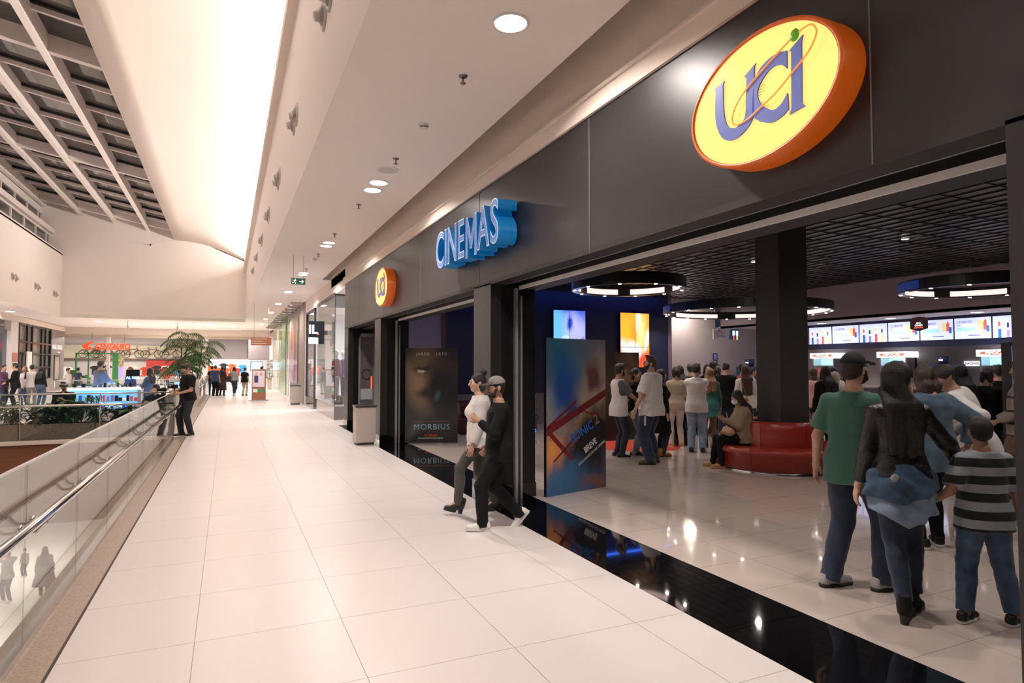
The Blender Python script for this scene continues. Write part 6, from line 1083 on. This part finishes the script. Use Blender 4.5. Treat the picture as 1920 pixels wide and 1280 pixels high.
person('seated person in white cap and black jacket looking at a phone behind the planter', (-3.62, 18.45), PI, 1.72, .012, hair='short', sk='tan', sit=True, pelvis=(0, 0, .52), top=('jacket', cb), bot=(jblk,), shoe=SB, footL=(-.12, .42, 0), footR=(.12, .42, 0), handL=(-.05, .3, .88), handR=(.06, .3, .88), head=(0, -.3, 0), cap=(mat('cap_white', (.72, .7, .66), .7), 1, blk))
person('person slumped in a lounge chair with an arm raised to the head, behind the planter', (-1.75, 18.55), PI - .3, 1.66, .012, hair='short', sk='light', sit=True, pelvis=(0, 0, .50), lean=(0, -.25), top=('long', cb), bot=(jblk,), shoe=SB, footL=(-.12, .5, 0), footR=(.12, .5, 0), handL=(-.12, .12, 1.12), handR=(.1, .2, .8), head=(0, -.2, 0))
person('bearded man in dark hoodie standing inside the glowing kiosk', (-3.95, 25.2), AW - .3, 1.84, .013, fat=1.12, hair='short', hcol=DB, beard=True, top=('long', hood, dict(loose=.014)), bot=(jblk,), shoe=SB, handL=(-.1, .3, 1.1), handR=(.15, .35, 1.05))
person('woman with long dark hair and blue hoodie at the right side of the kiosk', (-2.3, 23.5), .9, 1.60, .013, 'f', hair='long', hcol=DB, cap=(blk,), top=('long', bluel, dict(loose=.014, hem=-.15)), bot=(jdark,), shoe=SB, handL=(-.08, .33, 1.15), handR=(.08, .3, 1.1))
person('kiosk seller with reddish hair and blue top facing the customers', (-3.2, 26.35), TO - .2, 1.64, .014, 'f', hair='updo', hcol=(.16, .04, .02), top=('long', cloth('top_blue', (.03, .06, .22))), bot=(jblk,), shoe=SB)
person('young person in white shirt walking past the left shop front', (-6.6, 34.2), RT, 1.58, .018, hair='short', top=('tee', cw_), bot=(jdark,), shoe=SW, footL=(-.1, .25, 0), footR=(.1, -.2, 0))
person('person in navy bending over goods near the far sports store', (-7.3, 40.2), AW, 1.58, .02, hair='short', top=('tee', navy_t), bot=(jdark,), shoe=SB)
person('heavy man in navy T-shirt and black trousers, back turned, first in the distant walkway', (-.61, 38.5), AW, 1.70, .018, fat=1.3, hair='fade', hcol=DB, top=('tee', navy_t, dict(loose=.02)), bot=(jblk, dict(loose=.02)), shoe=SB)
person('woman in long dark dress beside the heavy man in navy', (-.26, 38.9), AW, 1.64, .02, 'f', hair='long', hcol=DB, top=('coat', cloth('dress_dark', (.05, .025, .03)), dict(hem=-.6)), bot=(jblk,), shoe=SB)
person('person in black top half hidden behind the heavy man, at the railing', (-.80, 39.6), AW + .5, 1.66, .02, hair='short', top=('tee', cb), bot=(jdark,), shoe=SB)
person('woman in pale grey top and jeans with black bag walking away in the distant walkway', (.35, 38.5), AW, 1.62, .018, 'f', hair='bob', hcol=DB, top=('shirt', grey_p, dict(hem=.0)), bot=(jdark,), shoe=SW, footL=(-.08, .18, 0), footR=(.08, -.15, .05, 0, -.5), hips=1.1)
person('person in black T-shirt and khaki trousers beside the advertising stand', (.90, 38.4), AW, 1.58, .018, 'm', hair='short', hcol=DB, top=('tee', cb), bot=(khaki,), shoe=SB)
person('person in pink top and light jeans behind the advertising stand', (1.78, 38.6), AW - .4, 1.64, .018, 'f', hair='short', hcol=DB, top=('long', pink_t, dict(hem=.02)), bot=(jlight,), shoe=SB, handR=(.2, .25, 1.1))
person('shopper in dark clothes at the entrance of the far sports store', (-7.9, 51.8), AW, 1.68, .022, hair='short', top=('long', cb), bot=(jdark,), shoe=SB)
person('shopper in red top near the oval sign of the far store', (-3.9, 50), AW, 1.58, .022, 'f', hair='long', top=('long', red_t), bot=(jdark,), shoe=SB)
# --- lower floor
person('person in grey top with raised arms on the lower floor, seen through the glass', (-6.6, 26.3, -6.2), TO, 1.66, .014, 'f', fat=1.1, hair='short', hcol=DB, top=('long', grey_p), bot=(jnavy,), shoe=SW, handL=(-.12, .2, 1.62), handR=(.12, .2, 1.62), eL=(-1, 0, .2), eR=(1, 0, .2))
person('small child carried beside the person with raised arms on the lower floor', (-6.15, 26.35, -5.45), TO, .95, .012, hair='short', top=('long', grey_p), bot=(jnavy,), shoe=SW)
person('person with long hair and grey coat on the lower floor, seen through the glass', (-5.6, 26.4, -6.2), AW + .6, 1.68, .014, 'f', hair='verylong', hcol=DB, top=('coat', coatg, dict(hem=-.5, flare=.05)), bot=(jnavy,), shoe=BB, footL=(-.1, .2, 0), footR=(.1, -.2, 0))
# ------------------------------------------------------------ carried things
o = E('video_camera', 'black video camera on a small grip held by the man in black T-shirt', 'camera', (-1.13, 16.76, 1.2), .6); b = MB(); b.box(-.06, .06, -.04, .05, -.04, .05); b.build('body', blk, o, bevel=.006); b = MB(); b.tube([(-.06, 0, 0), (-.16, 0, 0)], [.035, .04], 14); b.build('lens', mat('lens_black', (.01, .01, .01), .2), o); b = MB(); b.tube([(0, 0, -.04), (0, 0, -.2)], .018, 8); b.tube([(-.02, 0, .05), (-.02, 0, .1), (-.12, 0, .1)], .012, 8); b.build('grip', blk, o)
def phone(x, y, z, rz, label, tilt=.6, scr=True):
    o = E('phone', label, 'phone', (x, y, z), rz); b = MB(); b.box(-.036, .036, -.075, .075, -.004, .004); p = b.build('case', blk, o, bevel=.002); p.rotation_euler = (tilt, 0, 0); b = MB(); b.box(-.033, .033, -.07, .07, .0042, .005); q = b.build('lit_screen', mat('phone_screen', (.3, .5, .8), .3, emis=(.3, .55, 1), es=.8), p); return o
phone(7.53, 8.08, .86, 1.12, 'small dark phone held by the seated woman in the white mask'); phone(7.24, 9.62, 1.14, RT, 'phone with glowing screen held by the smiling woman in black top')
o = E('handbag', 'tan soft handbag on the lap of the seated woman', 'handbag', (7.58, 7.98, .60), 1.12); sdf_mesh('bag_body', [el((0, 0, 0), (.17, .10, .07)), rc((-.14, 0, .03), (.14, 0, .03), .045, .05, .03)], .009, mat('bag_tan', (.50, .30, .17), .6, bump=.3, bscale=30), o, wr=.005); b = MB(); b.tube([(-.12, .04, .04), (-.08, .12, .0), (0, .16, -.08), (.09, .12, -.04), (.12, .04, .04)], .009, 6); b.build('strap', mat('strap_tan', (.45, .27, .15), .5), o)
o = E('handbag', 'orange shoulder bag hanging behind the woman with long brown hair', 'handbag', (9.86, 9.98, .78), AW); sdf_mesh('bag_body', [rc((-.09, 0, .05), (.09, 0, .05), .05, .05), rc((-.1, 0, .2), (.1, 0, .2), .045, .045)], .012, mat('bag_orange', (.38, .13, .04), .5), o); b = MB(); b.tube([(-.12, 0, .22), (0, .02, .62), (.12, 0, .22)], .008, 6); b.build('strap', MATS['bag_orange'], o)
o = E('shoulder_bag', 'black shoulder bag of the woman walking away in the distant walkway', 'handbag', (.08, 38.35, .78), AW); b = MB(); b.box(-.06, .06, -.15, .15, 0, .32); b.build('bag_body', blk, o, bevel=.02); b = MB(); b.tube([(0, -.12, .32), (.08, 0, .62), (0, .12, .32)], .012, 6); b.build('strap', blk, o)
o = E('folded_jacket', 'black jacket hanging over the arm of the smiling woman', 'jacket', (7.3, 9.55, .78), RT); sdf_mesh('cloth', [rc((-.08, 0, .35), (.08, .02, .35), .05, .05, .04), rc((-.05, 0, .3), (-.06, .02, -.05), .05, .06, .04), rc((.06, 0, .3), (.05, .02, .05), .05, .05, .04)], .012, cb, o, wr=.006)
o = E('paper_slip', 'white paper in the hand of the bearded man', 'paper', (6.47, 8.75, .76), .4); b = MB(); b.box(-.03, .03, -.001, .001, -.08, .08); b.build('sheet', cw_, o)
o = E('paper_sheets', 'papers held by the woman in black jacket right of the white shirt man', 'paper', (10.55, 5.36, 1.12), RT); b = MB(); b.box(-.1, .1, -.07, .07, -.002, .002); b.build('sheet', cw_, o)
o = E('floor_paper', 'small white slip of paper on the lobby floor beside the boy', 'paper', (4.42, 2.42, .001), .4); b = MB(); b.box(-.04, .04, -.02, .02, 0, .002); b.build('sheet', cw_, o)
